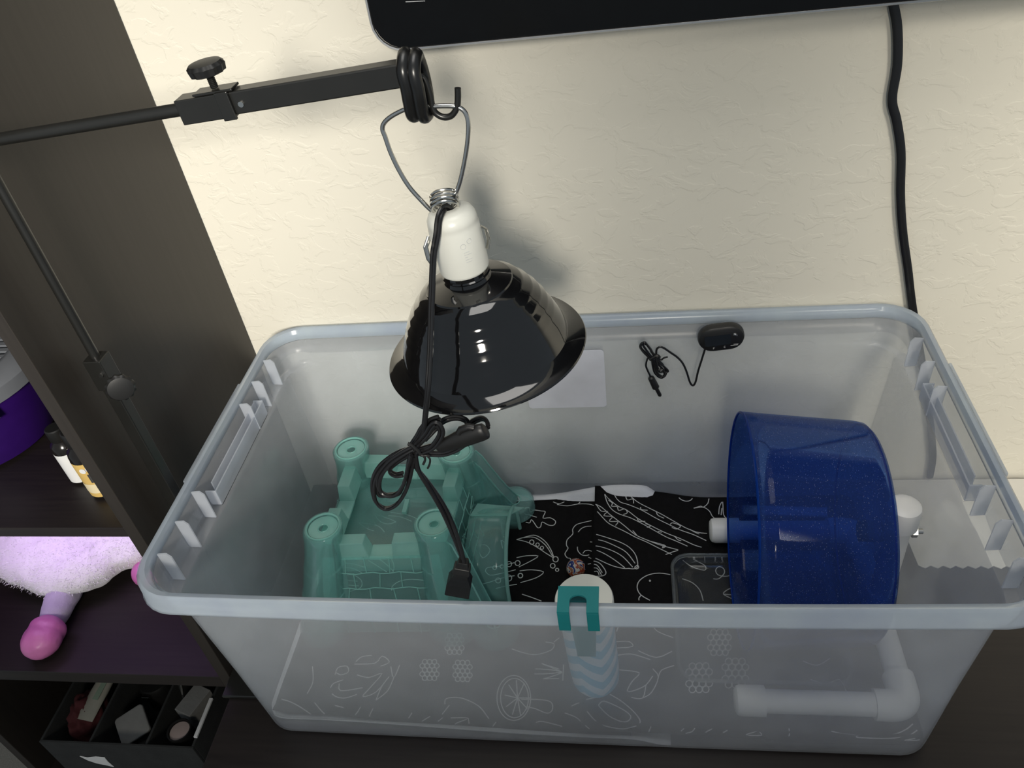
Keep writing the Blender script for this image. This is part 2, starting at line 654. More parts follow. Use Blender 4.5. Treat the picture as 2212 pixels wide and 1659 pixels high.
    def solo(s, name, mat, label, cat, **k):
        """a top-level thing of one mesh, origin at its lowest middle"""
        xs = [v.x for v in s.v]
        ys = [v.y for v in s.v]
        zs = [v.z for v in s.v]
        org = Vector(((min(xs) + max(xs)) / 2, (min(ys) + max(ys)) / 2, min(zs)))
        grp = k.pop('group', None)
        kind = k.pop('kind', None)
        s.v = [v - org for v in s.v]
        o = s.build(name, mat, None, **k)
        o.location = org
        ORG[o.name] = org
        return tag(o, label, cat, grp, kind)


def rrect(hx, hy, r, z, cx=0, cy=0, nc=6, xs=(), ys=()):
    """rounded rectangle loop, counter-clockwise, with extra points xs / ys on the straight sides"""
    out = []
    xs, ys = sorted(xs), sorted(ys)

    def arc(ax, ay, a0):
        for k in range(nc + 1):
            a = a0 + (math.pi / 2) * k / nc
            out.append(Vector((cx + ax + r * math.cos(a), cy + ay + r * math.sin(a), z)))
    arc(hx - r, -(hy - r), -math.pi / 2)
    for y in ys:
        out.append(Vector((cx + hx, cy + y, z)))
    arc(hx - r, hy - r, 0)
    for x in reversed(xs):
        out.append(Vector((cx + x, cy + hy, z)))
    arc(-(hx - r), hy - r, math.pi / 2)
    for y in reversed(ys):
        out.append(Vector((cx - hx, cy + y, z)))
    arc(-(hx - r), -(hy - r), math.pi)
    for x in xs:
        out.append(Vector((cx + x, cy - hy, z)))
    return out


def struct(o):
    o['kind'] = 'structure'
    return o


# ================================================================== the setting
YW = 0.2292
w = MB().box(-1.6, 1.9, YW, YW + 0.08, -0.75, 1.9).build('wall_back', 'wall')
struct(w)
w['label'] = 'cream painted wall with knock-down texture'
f = MB().box(-1.6, 1.9, -2.6, YW, -0.80, -0.75).build('floor', 'carpet')
struct(f)
f['label'] = 'grey carpeted floor'

# ------------------------------------------------------------------ desk
desk = thing('desk', 'black-brown wooden desk under the storage tote', 'desk', (0.3, -0.1, -0.75))
MB().box(-0.452, 1.25, -0.47, YW - 0.004, -0.035, 0.0).build('desk_top', 'wood_x', desk, bevel=0.002)
for sx in (-0.43, 1.20):
    for sy in (-0.44, YW - 0.07):
        MB().box(sx - 0.022, sx + 0.022, sy - 0.022, sy + 0.022, -0.75, -0.035).build('leg', 'wood_z', desk, bevel=0.002)
MB().box(-0.40, 1.17, YW - 0.06, YW - 0.042, -0.16, -0.035).build('apron', 'wood_x', desk)

# ------------------------------------------------------------------ bookcase
BX0, BX1, BY0, BY1 = -0.925, -0.4615, -0.121, YW - 0.002
bk = thing('bookcase', 'tall black-brown bookcase against the wall left of the tote', 'bookcase', ((BX0 + BX1) / 2, (BY0 + BY1) / 2, -0.75))
MB().box(BX1 - 0.0155, BX1, BY0, BY1, -0.75, 1.25).build('side_panel', 'wood_z', bk, bevel=0.0008)
MB().box(BX0, BX0 + 0.0155, BY0, BY1, -0.75, 1.25).build('side_panel', 'wood_z', bk, bevel=0.0008)
for z0, z1 in ((1.235, 1.25), (0.62, 0.635), (0.285, 0.300), (-0.024, 0.0), (-0.345, -0.33), (-0.72, -0.69)):
    MB().box(BX0 + 0.0156, BX1 - 0.0156, BY0 + 0.0005, BY1 - 0.006, z0, z1).build('shelf', 'wood_x', bk, bevel=0.0008)
MB().box(BX0 + 0.002, BX1 - 0.002, BY1 - 0.0055, BY1 - 0.001, -0.74, 1.24).build('back_panel', 'wood_z', bk)

# ------------------------------------------------------------------ television on the wall
TX0, TX1, TZ0, TZ1 = -0.172, 0.98, 0.6825, 1.33
tv = thing('television', 'wall-mounted flat black television above the tote', 'television', (0.40, YW - 0.03, TZ0))


def tvloop(y, inset=0.0, r=0.028):
    lp = rrect((TX1 - TX0) / 2 - inset, (TZ1 - TZ0) / 2 - inset, r, 0)
    return [Vector(((TX0 + TX1) / 2 + p.x, y, (TZ0 + TZ1) / 2 + p.y)) for p in lp]


MB().loft([tvloop(0.205, 0.004), tvloop(0.180, 0.0007), tvloop(0.1775, 0.0012)], cap0=True, cap1=True).build('back_shell', 'black_plastic', tv)
MB().loft([tvloop(0.1770, 0.0012), tvloop(0.1755, 0.0018)], cap0=True, cap1=True).build('screen', 'tv', tv)
lp = tvloop(0.1768, -0.0002)
MB().tube(lp, 0.0017, 6, closed=True).build('trim_edge', 'silver', tv, smooth=True, label='thin silver edge trim')
MB().box(0.1, 0.7, 0.2045, YW - 0.0003, 0.80, 1.2).build('wall_bracket', 'black_metal', tv)
a, b_ = at_y(876, 4, 0.1750), at_y(918, 2, 0.1750)
MB().ribbon([a, b_], 0.0006, (0, -1, 0)).build('printed_mark', 'grey_print', tv)

# television cord down the wall
pc = [(1926, -40), (1928, 0), (1938, 60), (1938, 140), (1927, 215), (1937, 262), (1946, 330), (1945, 420), (1950, 500), (1961, 580), (1970, 655), (1984, 740), (2002, 850), (2014, 960)]
pts = catmull([at_y(x, y, YW - 0.0065) for x, y in pc] + [Vector((0.4935, YW - 0.0065, 0.040)), Vector((0.4960, YW - 0.0068, 0.0075))], 6)
MB().tube(pts, 0.0049, 10, flat=0.55, updir=(0, 1, 0)).solo('power_cord', 'cord', 'thick black cord hanging down the wall from the television', 'cord', smooth=True)

# ================================================================== the storage tote
HX, HY, HT = 0.420, 0.2215, 0.319
tote = thing('storage_tote', 'large frosted clear plastic storage tote without a lid on the desk', 'tote', (0, 0, 0))
XS = [-0.30, -0.225, -0.15, -0.075, 0.0, 0.075, 0.15, 0.225, 0.30]
YS = [-0.120, -0.058, 0.0, 0.0475, 0.098, 0.140]


def tl(hx, hy, r, z, bul=0.0):
    lp = rrect(hx, hy, r, z, nc=7, xs=XS, ys=YS)
    for p in lp:
        k = max(0.0, 1 - (p.x / hx) ** 2)
        if abs(abs(p.y) - hy) < r:
            p.y += math.copysign(bul * k, p.y) * (1 if p.y < 0 else 0.3)
    return lp


body = MB()
loops = [tl(0.378, 0.184, 0.030, 0.0022), tl(0.383, 0.189, 0.034, 0.004, 0.001), tl(0.3855, 0.192, 0.036, 0.010, 0.002), tl(0.391, 0.197, 0.037, 0.135, 0.005),
         tl(0.3965, 0.2054, 0.038, 0.262, 0.005), tl(0.3985, 0.2057, 0.039, 0.2672, 0.005), tl(0.4095, 0.2058, 0.040, 0.2685, 0.005), tl(0.4115, 0.2062, 0.042, 0.274, 0.005),
         tl(0.4125, 0.2083, 0.043, 0.3060, 0.0055)]
body.loft(loops, cap0=True)
# the hand slots: leave the ledge open between y = -0.058 and 0.098
nl = len(loops[0])
keep = []
for fc in body.f:
    if len(fc) == 4:
        c = sum((body.v[i] for i in fc), Vector()) / 4
        if abs(c.x) > 0.3975 and 0.2665 < c.z < 0.272 and -0.058 < c.y < 0.098 and max(body.v[i].z for i in fc) < 0.270:
            continue
    keep.append(fc)
body.f = keep
body.build('body', 'tote', tote, smooth=True, solid=0.0018, angle=60)
rim = MB()
rim.loft([tl(0.4128, 0.2090, 0.043, 0.3063, 0.0055), tl(0.4138, 0.2135, 0.044, 0.3140, 0.006), tl(0.4150, 0.2155, 0.045, 0.3180, 0.006), tl(0.4185, 0.2195, 0.046, 0.3190, 0.006),
          tl(0.4205, 0.2220, 0.047, 0.3165, 0.006), tl(0.4215, 0.2232, 0.048, 0.2985, 0.006), tl(0.4225, 0.2242, 0.048, 0.2965, 0.006)])
rim.build('rim', 'tote_rim', tote, smooth=True, solid=0.0016, angle=50)
for sx in (-1, 1):
    for py in ((561.6, 781), (535, 827), (508, 875.6), (406.5, 1065), (372.6, 1129), (337.9, 1199)):
        y = at_z(py[0], py[1], 0.309).y
        fin = MB()
        prof = [(0.4108, 0.2693), (0.4105, 0.308), (0.4075, 0.3135), (0.4000, 0.3125), (0.3968, 0.3060), (0.3985, 0.2693)]
        prof = [(0.4110, 0.2700), (0.4120, 0.3105), (0.4020, 0.3115), (0.3980, 0.3060), (0.3975, 0.2690)]
        fin.prism([(sx * a, y - 0.0008, z) for a, z in prof], (0, 0.0016, 0))
        fin.build('fin', 'tote_fin', tote)
    h = MB()   # the hand grip: a lip along the slot, two end cheeks, and the thicker rim outside
    xa, xb = sx * 0.3985, sx * 0.4005
    h.box(min(xa, xb), max(xa, xb), -0.058, 0.098, 0.2680, 0.2900)
    for y in (-0.0595, 0.0975):
        x0, x1 = sorted((sx * 0.3985, sx * 0.4112))
        h.box(x0, x1, y, y + 0.002, 0.2690, 0.2910)
    x0, x1 = sorted((sx * 0.4045, sx * 0.4062))
    h.box(x0, x1, -0.050, 0.090, 0.2700, 0.2960)
    h.build('hand_slot', 'tote_fin', tote, bevel=0.0005)
    g = MB()
    x0, x1 = sorted((sx * 0.4228, sx * 0.4260))
    g.box(x0, x1, -0.066, 0.105, 0.2940, 0.3150)
    g.build('grip_band', 'tote_rim', tote, bevel=0.0010)
lab = [at_y(1166, 762, 0.2015), at_y(1315, 757, 0.2015), at_y(1316, 876, 0.2015), at_y(1166, 874, 0.2015)]
cx = sum((p.x for p in lab)) / 4
cz = sum((p.z for p in lab)) / 4
lpz = rrect(0.054, 0.0475, 0.005, 0)
MB().loft([[Vector((cx - 0.012 + p.x, 0.2006 + (cz + p.y - 0.23) * 0.051, cz + p.y)) for p in lpz], [Vector((cx - 0.012 + p.x, 0.1996 + (cz + p.y - 0.23) * 0.051, cz + p.y)) for p in lpz]], cap0=True, cap1=True).build('label_plate', 'label_plate', tote, label='flat whitish label plate on the back wall')


# ================================================================== liners on the tote floor
def hfloor(x, y):
    n = noise.noise(Vector((x * 9, y * 9, 1.7))) * 0.0018 + noise.noise(Vector((x * 22, y * 26, 4.2))) * 0.0009
    return n


def smooth01(t):
    t = max(0.0, min(1.0, t))
    return t * t * (3 - 2 * t)


def h_left(x, y):
    z = 0.0085 + hfloor(x, y)
    z += 0.004 * smooth01((-0.165 - y) / 0.02)
    z += 0.010 * smooth01((-0.352 - x) / 0.028)
    return z


def h_right(x, y):
    z = 0.0118 + hfloor(x + 0.4, y)
    z += 0.012 * smooth01((-0.170 - y) / 0.02)
    z += 0.006 * math.exp(-((x - 0.012) / 0.02) ** 2) * smooth01((y - 0.05) / 0.12)
    z += 0.010 * smooth01((y - 0.172) / 0.02) * math.exp(-((x - 0.03) / 0.06) ** 2)
    return z


def grid_cloth(xs0, xs1, y0f, y1f, hfun, nx, ny, edge=0.0):
    mb = MB()
    for j in range(ny + 1):
        for i in range(nx + 1):
            u, v = i / nx, j / ny
            x = xs0(v) * (1 - u) + xs1(v) * u
            y = y0f(x) * (1 - v) + y1f(x) * v
            kx, ky, kr = 0.348, 0.156, 0.0345
            if abs(x) > kx and abs(y) > ky:
                dx, dy = abs(x) - kx, abs(y) - ky
                dl = math.hypot(dx, dy)
                if dl > kr:
                    x, y = math.copysign(kx + dx * kr / dl, x), math.copysign(ky + dy * kr / dl, y)
            mb.v.append(Vector((x, y, hfun(x, y))))
    for j in range(ny):
        for i in range(nx):
            k = j * (nx + 1) + i
            mb.f.append((k, k + 1, k + nx + 2, k + nx + 1))
    return mb


lin_l = thing('fabric_liner', 'black cotton liner with white vegetable line drawings, under the teal castle', 'liner', (-0.19, 0.0, 0.006))
grid_cloth(lambda v: -0.378 + 0.004 * v, lambda v: 0.060, lambda x: -0.1735 - 0.012 * smooth01((x + 0.33) / 0.33) - 0.0015 * math.sin(x * 24), lambda x: 0.181 + 0.006 * math.sin(x * 16 + 1), h_left, 60, 40).build('cloth', 'fabric', lin_l, smooth=True, solid=0.0012)
lin_r = thing('fabric_liner', 'black cotton liner with white asparagus drawings, overlapping from the right under the blue wheel', 'liner', (0.19, 0.0, 0.010))
grid_cloth(lambda v: 0.002 + 0.010 * v, lambda v: 0.379, lambda x: -0.187 + 0.003 * math.sin(x * 17), lambda x: 0.193 - 0.010 * smooth01((x - 0.08) / 0.1), h_right, 60, 40).build('cloth', 'fabric', lin_r, smooth=True, solid=0.0012)


def h_white(x, y):
    z = 0.0052 + hfloor(x, y) * 0.6
    z += (0.028 - 0.017 * smooth01((x + 0.33) / 0.36)) * smooth01((-0.176 - y) / 0.013) * (1 - smooth01((x - 0.06) / 0.04))
    z += 0.024 * smooth01((y - 0.172) / 0.02) * (0.55 + 0.45 * math.sin(x * 22 + 0.3)) * smooth01((0.115 - x) / 0.03)
    z += 0.016 * smooth01((-0.362 - x) / 0.020)
    return z


wl = thing('white_liner', 'white cotton underlay showing along the edges beneath the black liners', 'liner', (-0.13, 0.0, 0.004))
grid_cloth(lambda v: -0.3815, lambda v: 0.105, lambda x: -0.1900, lambda x: 0.1925, h_white, 60, 50).build('cloth', 'white_cloth', wl, smooth=True, solid=0.0010)

# --- printed line drawings, traced as white ribbons lying on the cloth
CA = (1080, 980, 2.9625)
CB = (540, 1280, 3.16)
CC = (1100, 1280, 4.096)
CD = (1540, 1260, 3.2917)
CE = (620, 920, 3.95)


def circ(x, y, r, ry=None, n=12):
    return [(x + r * math.cos(2 * math.pi * k / n), y + (ry or r) * math.sin(2 * math.pi * k / n)) for k in range(n + 1)]


STR = []


def S(c, *polys):
    for p in polys:
        STR.append([(c[0] + x / c[2], c[1] + y / c[2]) for x, y in p])


# asparagus
S(CA, [(700, 218), (745, 240), (790, 265), (840, 290), (900, 328), (960, 358), (1030, 392), (1100, 432), (1180, 478), (1260, 508), (1325, 515)],
  [(700, 218), (715, 255), (740, 292), (775, 318), (820, 332), (905, 368), (985, 412), (1070, 455), (1150, 495), (1240, 525), (1320, 562)],
  [(735, 255), (760, 262), (770, 285), (800, 280), (815, 305), (850, 300), (855, 325)],
  [(672, 288), (710, 312), (760, 345), (815, 370), (880, 420), (960, 465), (1060, 515), (1150, 550), (1240, 590), (1290, 605)],
  [(672, 288), (690, 330), (720, 368), (770, 395), (830, 415), (900, 450), (980, 495), (1060, 540), (1120, 565), (1200, 600)],
  [(695, 310), (720, 325), (715, 345), (750, 345), (760, 370), (800, 360), (815, 385), (790, 395)],
  [(600, 342), (650, 360), (700, 395), (750, 430), (800, 470), (870, 530), (950, 565), (1030, 595), (1140, 625)],
  [(600, 365), (640, 405), (690, 450), (740, 475), (800, 505), (870, 545), (940, 575), (1020, 615), (1100, 655)],
  [(620, 350), (650, 385), (690, 380), (665, 410), (720, 410), (700, 440), (755, 440), (740, 465)],
  [(880, 420), (890, 440), (930, 440)], [(900, 350), (905, 365), (945, 370)], [(1000, 375), (1010, 400), (1050, 420)],
  [(1090, 460), (1105, 450), (1155, 470), (1130, 490), (1100, 480)], [(1010, 505), (1035, 512)], [(1120, 540), (1140, 560), (1160, 565)],
  [(945, 565), (1020, 585), (1060, 600), (1040, 612), (1050, 590)], [(850, 500), (875, 530)], [(1215, 490), (1240, 505), (1275, 520)],
  [(1060, 655), (1100, 640), (1140, 628)], [(930, 455), (965, 470), (940, 480)])
# courgette and small squash
S(CA, [(578, 522), (640, 535), (700, 550), (770, 575), (830, 610), (870, 660), (882, 725), (860, 745), (820, 742)],
  [(575, 558), (660, 568), (740, 600), (810, 640), (865, 710)], [(570, 598), (640, 605), (720, 630), (790, 670), (850, 735)],
  [(565, 655), (640, 690), (720, 725), (790, 742), (830, 742)], [(568, 612), (650, 640), (730, 685), (800, 738)],
  [(862, 735), (880, 722), (888, 738), (872, 747), (862, 735)],
  [(562, 700), (600, 695), (640, 710), (672, 750), (678, 775), (660, 790), (600, 795)], [(570, 715), (620, 720), (655, 770)], [(567, 745), (620, 740), (650, 785)], [(570, 775), (620, 760), (635, 785)],
  [(585, 425), (540, 435), (490, 450), (465, 480), (465, 510), (430, 545), (425, 580), (435, 600), (415, 635), (430, 660), (450, 665), (450, 690)],
  [(585, 460), (550, 462), (520, 475), (500, 497)], [(495, 590), (498, 615), (520, 640), (550, 645), (570, 640)], [(530, 632), (545, 615), (570, 612)])
# pea pod, chilli leaves, oak leaf
S(CA, [(105, 545), (160, 530), (215, 518), (260, 535), (300, 570), (330, 620), (342, 655)], [(105, 545), (170, 560), (230, 590), (290, 630), (340, 660)], [(150, 534), (220, 532), (290, 580), (335, 650)],
  circ(203, 562, 14), circ(240, 578, 11), circ(268, 598, 10), circ(355, 670, 17), circ(337, 712, 15), circ(365, 738, 10),
  [(105, 660), (170, 648), (243, 650), (200, 680), (120, 720)], circ(112, 695, 16), [(125, 745), (200, 738), (278, 752), (230, 790), (130, 820)], circ(130, 775, 14),
  [(160, 385), (200, 395), (235, 405)],
  [(160, 350), (185, 345), (195, 375), (215, 360), (265, 365), (290, 370), (275, 410), (320, 408), (355, 430), (345, 455), (310, 455), (270, 435), (260, 465), (240, 470), (215, 435), (200, 420), (190, 440), (165, 435)])
# artichoke leaves along the back, radish, onion
S(CA, [(300, 240), (310, 275), (340, 305), (380, 318)], [(330, 235), (360, 250), (365, 245)], [(360, 270), (420, 255), (490, 268)], [(360, 270), (400, 290), (440, 297), (500, 290)],
  [(400, 235), (430, 262)], [(430, 215), (455, 240)], [(365, 322), (400, 310), (430, 295)], [(365, 322), (430, 330), (500, 318), (570, 320), (600, 330)],
  [(500, 318), (540, 270), (510, 230), (530, 225), (550, 250), (565, 215), (580, 245), (600, 220), (600, 280)],
  [(652, 145), (640, 180), (622, 220)], [(750, 170), (790, 210), (870, 240)], [(870, 210), (905, 235)],
  [(1140, 252), (1145, 285), (1180, 305), (1220, 300), (1248, 262)], [(1240, 352), (1285, 338), (1300, 345), (1330, 320), (1345, 275), (1400, 258), (1430, 272)],
  [(1240, 352), (1300, 345), (1340, 370), (1360, 405), (1400, 435), (1440, 445)], [(1400, 390), (1405, 340), (1425, 310), (1430, 390), (1455, 420)], [(1415, 395), (1420, 350)],
  [(1090, 780), (1020, 772), (950, 785), (895, 820), (878, 865), (900, 910), (960, 945)], [(905, 912), (890, 930), (890, 945)], circ(960, 822, 4, n=5),
  [(140, 895), (200, 915), (265, 940)], [(695, 930), (715, 945)])
# under the clear tub
S(CA, [(1170, 690), (1230, 730), (1310, 750), (1310, 720), (1250, 690)], [(1165, 805), (1230, 830), (1280, 880), (1300, 945)],
  [(1365, 805), (1400, 805), (1435, 770), (1430, 740), (1400, 728), (1380, 750), (1395, 780), (1440, 790), (1475, 785)], [(1485, 865), (1450, 880), (1430, 905), (1485, 935)], [(1430, 905), (1480, 910)])


def berry(cx, cy, n=3, r=19):
    out = []
    for j in range(-n, n + 1):
        for i in range(-n, n + 1):
            x = cx + (i + (j % 2) * 0.5) * r * 1.75
            y = cy + j * r * 1.5
            if (x - cx) ** 2 / (3.3 * r) ** 2 + (y - cy) ** 2 / (4.2 * r) ** 2 < 1:
                out.append(circ(x, y, r * 0.85, n=8))
    return out


# near the front wall, left half
S(CB, *berry(1225, 525), *berry(1450, 530, 2), *berry(1395, 345, 2))
S(CB, circ(1800, 715, 115, 155, 26), circ(1805, 715, 95, 135, 26),
  *[[(1825, 715), (1825 + 88 * math.cos(a), 715 + 125 * math.sin(a))] for a in [k * 0.66 for k in range(9)]],
  [(1850, 725), (1960, 725), (2050, 740), (2065, 790), (2030, 820), (1950, 790), (1890, 775)],
  [(2130, 540), (1990, 480)], [(2130, 540), (2060, 525), (1945, 515)], [(2130, 540), (2050, 550), (1940, 550)], [(2130, 545), (2060, 570), (2000, 585)], [(2000, 585), (2110, 585)], [(2140, 490), (2135, 600)], [(1990, 480), (2110, 520)],
  [(580, 560), (600, 510), (660, 500), (670, 540), (620, 560), (590, 545)], [(550, 650), (570, 620), (635, 595)], [(610, 620), (620, 670), (770, 650)], [(560, 690), (590, 712), (650, 720), (730, 695)],
  [(730, 560), (810, 580), (900, 550), (820, 650), (770, 710), (860, 680), (950, 570)], [(860, 735), (900, 640), (950, 570)], [(960, 500), (980, 580), (1020, 490)], [(980, 580), (940, 670), (860, 735)],
  [(720, 470), (760, 435), (830, 425)], [(710, 485), (850, 480), (900, 430), (950, 470), (890, 500)],
  [(40, 710), (130, 745), (270, 750), (350, 785), (440, 850)], [(440, 750), (510, 830), (590, 870), (660, 875), (720, 835), (755, 780)], [(840, 790), (815, 850), (815, 920)],
  [(1025, 855), (980, 935)], [(1105, 820), (1070, 880), (1035, 910), (1035, 940)], [(1230, 845), (1160, 905), (1205, 950), (1315, 855)],
  [(1370, 855), (1490, 855), (1400, 905), (1500, 920), (1440, 940), (1520, 970)], [(1490, 855), (1500, 920)], [(1360, 955), (1430, 945)], [(1310, 940), (1365, 915)], [(1590, 980), (1610, 950)], [(1680, 885), (1650, 940), (1650, 990)],
  [(425, 500), (430, 610), (390, 690)], [(1330, 760), (1340, 720), (1440, 715), (1560, 770), (1630, 860)], [(1360, 765), (1310, 830)], [(580, 770), (640, 785)])
S(CC, [(490, 1060), (590, 1100), (650, 1160), (715, 1250)], [(385, 1240), (410, 1260), (500, 1255)], [(525, 1265), (540, 1305), (620, 1310), (740, 1280)],
  [(825, 1260), (790, 1285), (750, 1310), (770, 1330), (830, 1320), (870, 1270), (905, 1265)], [(1260, 1170), (1240, 1250), (1225, 1315)], [(1545, 1215), (1460, 1350), (1480, 1355)],
  [(1655, 1180), (1615, 1260), (1560, 1290), (1535, 1360)], [(1840, 1195), (1735, 1270), (1805, 1380)], [(1935, 1230), (1805, 1340)],
  [(690, 1060), (760, 1140), (850, 1200), (990, 1240), (1070, 1215), (1150, 1170), (1150, 1120), (1080, 1040), (980, 960), (890, 910)],
  [(790, 1010), (820, 975), (870, 980), (1000, 1040), (1075, 1100), (1050, 1145), (990, 1150), (880, 1100), (790, 1010)],
  [(975, 690), (1150, 715), (1090, 790), (1045, 880), (1120, 870), (1210, 825), (1270, 745)], [(1210, 825), (1180, 940), (1080, 935)], [(1180, 940), (1260, 890), (1320, 755), (1270, 680)], [(1320, 755), (1350, 690), (1460, 650)],
  [(1140, 520), (1300, 580), (1440, 525)], [(955, 560), (1080, 550), (1250, 600)], [(945, 495), (1090, 485), (1060, 440), (950, 440)], [(1250, 270), (1310, 350), (1450, 405)],
  [(20, 490), (130, 530), (240, 545), (370, 505), (395, 450), (320, 435)], [(395, 435), (440, 400)], [(980, 270), (950, 350)], [(550, 1000), (620, 970), (810, 930)],
  [(235, 1150), (300, 1140), (470, 1190)])
S(CC, *[[(x + 0, y) for x, y in b] for b in berry(1860, 450, 2, 30)], *berry(1680, 760, 2, 34), *berry(2000, 720, 2, 34))
S(CD, [(840, 1060), (900, 1080), (1010, 1100)], [(1010, 1120), (1060, 1090), (1250, 1090), (1380, 1040), (1490, 945), (1530, 1010), (1500, 1100), (1440, 1145), (1360, 1145)],
  [(1010, 1125), (1200, 1130), (1360, 1105), (1450, 1050), (1510, 980)], [(1350, 1150), (1470, 1100), (1520, 1030)], [(540, 1040), (540, 1100), (510, 1165)], [(100, 1060), (0, 1150)],
  [(330, 1060), (230, 1110), (340, 1115), (320, 1060)], [(0, 1170), (180, 1120), (390, 1190)], [(690, 690), (800, 720), (900, 690), (950, 780)], [(640, 560), (740, 590), (830, 540)])
# seen through and beside the castle
S(CE, [(470, 1160), (560, 1170), (660, 1200)], [(470, 1200), (560, 1210), (640, 1250)], [(700, 1110), (780, 1130), (850, 1180), (905, 1235), (880, 1245)], [(690, 1140), (770, 1190), (850, 1240)],
  [(830, 1090), (880, 1120), (910, 1180), (905, 1235)], [(480, 1270), (560, 1265), (630, 1310), (630, 1370), (560, 1400), (480, 1420)], [(480, 1310), (600, 1320)], [(480, 1350), (610, 1360)],
  [(890, 1400), (900, 1360), (960, 1320), (1060, 1305), (1180, 1315)], [(560, 760), (640, 740), (720, 660)], [(745, 745), (820, 770), (880, 790), (930, 815)], [(745, 745), (780, 800), (850, 830), (930, 815)],
  [(610, 820), (700, 830), (780, 850), (830, 900)], [(610, 820), (680, 870), (740, 890)], [(880, 730), (960, 745), (1040, 760), (1110, 790)], [(860, 760), (960, 770), (1060, 810)],
  [(1630, 1020), (1690, 1010), (1730, 1060), (1670, 1120), (1630, 1050)], [(1690, 1230), (1710, 1200), (1800, 1190), (1940, 1160)], [(1690, 1230), (1730, 1265), (1820, 1250), (1950, 1220)],
  circ(1770, 1200, 16), circ(1832, 1190, 16), circ(1893, 1172, 22), circ(1800, 1310, 22), circ(1890, 1290, 26), circ(1990, 1270, 20),
  [(1670, 1340), (1740, 1320), (1830, 1290), (1940, 1270)], [(1780, 1380), (1860, 1360), (1960, 1345)], [(1840, 940), (1870, 950), (1860, 990), (1825, 970), (1840, 1040)], circ(1605, 1420, 42, 50))

ink_l, ink_r = MB(), MB()
for st in STR:
    base = [at_z(x, y, 0.011) for x, y in st]
    pts = catmull(base, 3)
    seg_l, seg_r = [], []

    def flush(seg, mb):
        if len(seg) > 1 and sum((seg[i + 1] - seg[i]).length for i in range(len(seg) - 1)) > 0.0045:
            mb.ribbon(seg, 0.0013)
    cur, side = [], None
    for p in pts:
        s_ = 'r' if p.x > 0.0035 + 0.010 * (p.y + 0.187) / 0.38 else 'l'
        if abs(p.x) > 0.374 or p.y < (-0.185 if s_ == 'r' else -0.1725 - 0.012 * smooth01((p.x + 0.33) / 0.33)) or p.y > (0.178 if s_ == 'l' else 0.190 - 0.010 * smooth01((p.x - 0.08) / 0.1)):
            flush(cur, ink_r if side == 'r' else ink_l)
            cur, side = [], None
            continue
        q = Vector((p.x, p.y, (h_right if s_ == 'r' else h_left)(p.x, p.y) + 0.0013))
        if s_ != side and cur:
            flush(cur, ink_r if side == 'r' else ink_l)
            cur = []
        side = s_
        cur.append(q)
    flush(cur, ink_r if side == 'r' else ink_l)
ink_l.build('line_print', 'print', lin_l, fix=False, label='white printed vegetable outlines')['kind'] = 'stuff'
ink_r.build('line_print', 'print', lin_r, fix=False, label='white printed vegetable outlines')['kind'] = 'stuff'

# ================================================================== teal castle hide
cas = thing('castle_hide', 'translucent teal plastic castle hide with corner towers in the tote', 'castle', (-0.24, 0.05, 0.012))
ZB, ZR, ZT, ZM = 0.0135, 0.100, 0.170, 0.152
TOW = {'fl': ((-0.346, -0.046), (-0.3190, -0.0085)), 'bl': ((-0.346, 0.155), (-0.3195, 0.1330)),
       'fr': ((-0.168, -0.040), (-0.1765, -0.0020)), 'br': ((-0.160, 0.150), (-0.1680, 0.1245))}


def tow_at(k, z):
    (bx, by), (tx, ty) = TOW[k]
    t = (z - ZB) / (ZT - ZB)
    return Vector((bx + (tx - bx) * t, by + (ty - by) * t, z))


for k in ('fl', 'bl', 'fr', 'br'):
    loops = []
    prof = [(ZB, 0.036), (0.035, 0.034), (0.036, 0.0325), (0.075, 0.030), (0.076, 0.0287), (0.115, 0.0265), (0.116, 0.0252), (0.150, 0.0238), (0.160, 0.0246), (0.1685, 0.0250), (ZT, 0.0240), (ZT, 0.0195)]
    for z, r in prof:
        c = tow_at(k, z)
        loops.append([Vector((c.x + r * math.cos(a), c.y + r * math.sin(a), z)) for a in [2 * math.pi * i / 36 for i in range(36)]])
    t = MB().loft(loops).build('tower', 'castle', cas, smooth=True, angle=35, solid=0.0016)
    c = tow_at(k, ZT)
    MB().lathe([(0.0064, -0.0042), (0.0190, -0.0032), (0.0190, -0.0014), (0.0064, -0.0022)], 36, c, close_prof=True).build('tower_cap', 'castle_edge', t, smooth=True, angle=30)
    MB().tube([c + Vector((0.0212 * math.cos(a), 0.0212 * math.sin(a), 0.0004)) for a in [2 * math.pi * i / 36 for i in range(36)]], 0.0013, 6, closed=True).build('rim_ring', 'castle_edge', t, smooth=True)
    MB().tube([c + Vector((0.0066 * math.cos(a), 0.0066 * math.sin(a), -0.0022)) for a in [2 * math.pi * i / 20 for i in range(20)]], 0.0009, 6, closed=True).build('hole_ring', 'castle_edge', t, smooth=True)


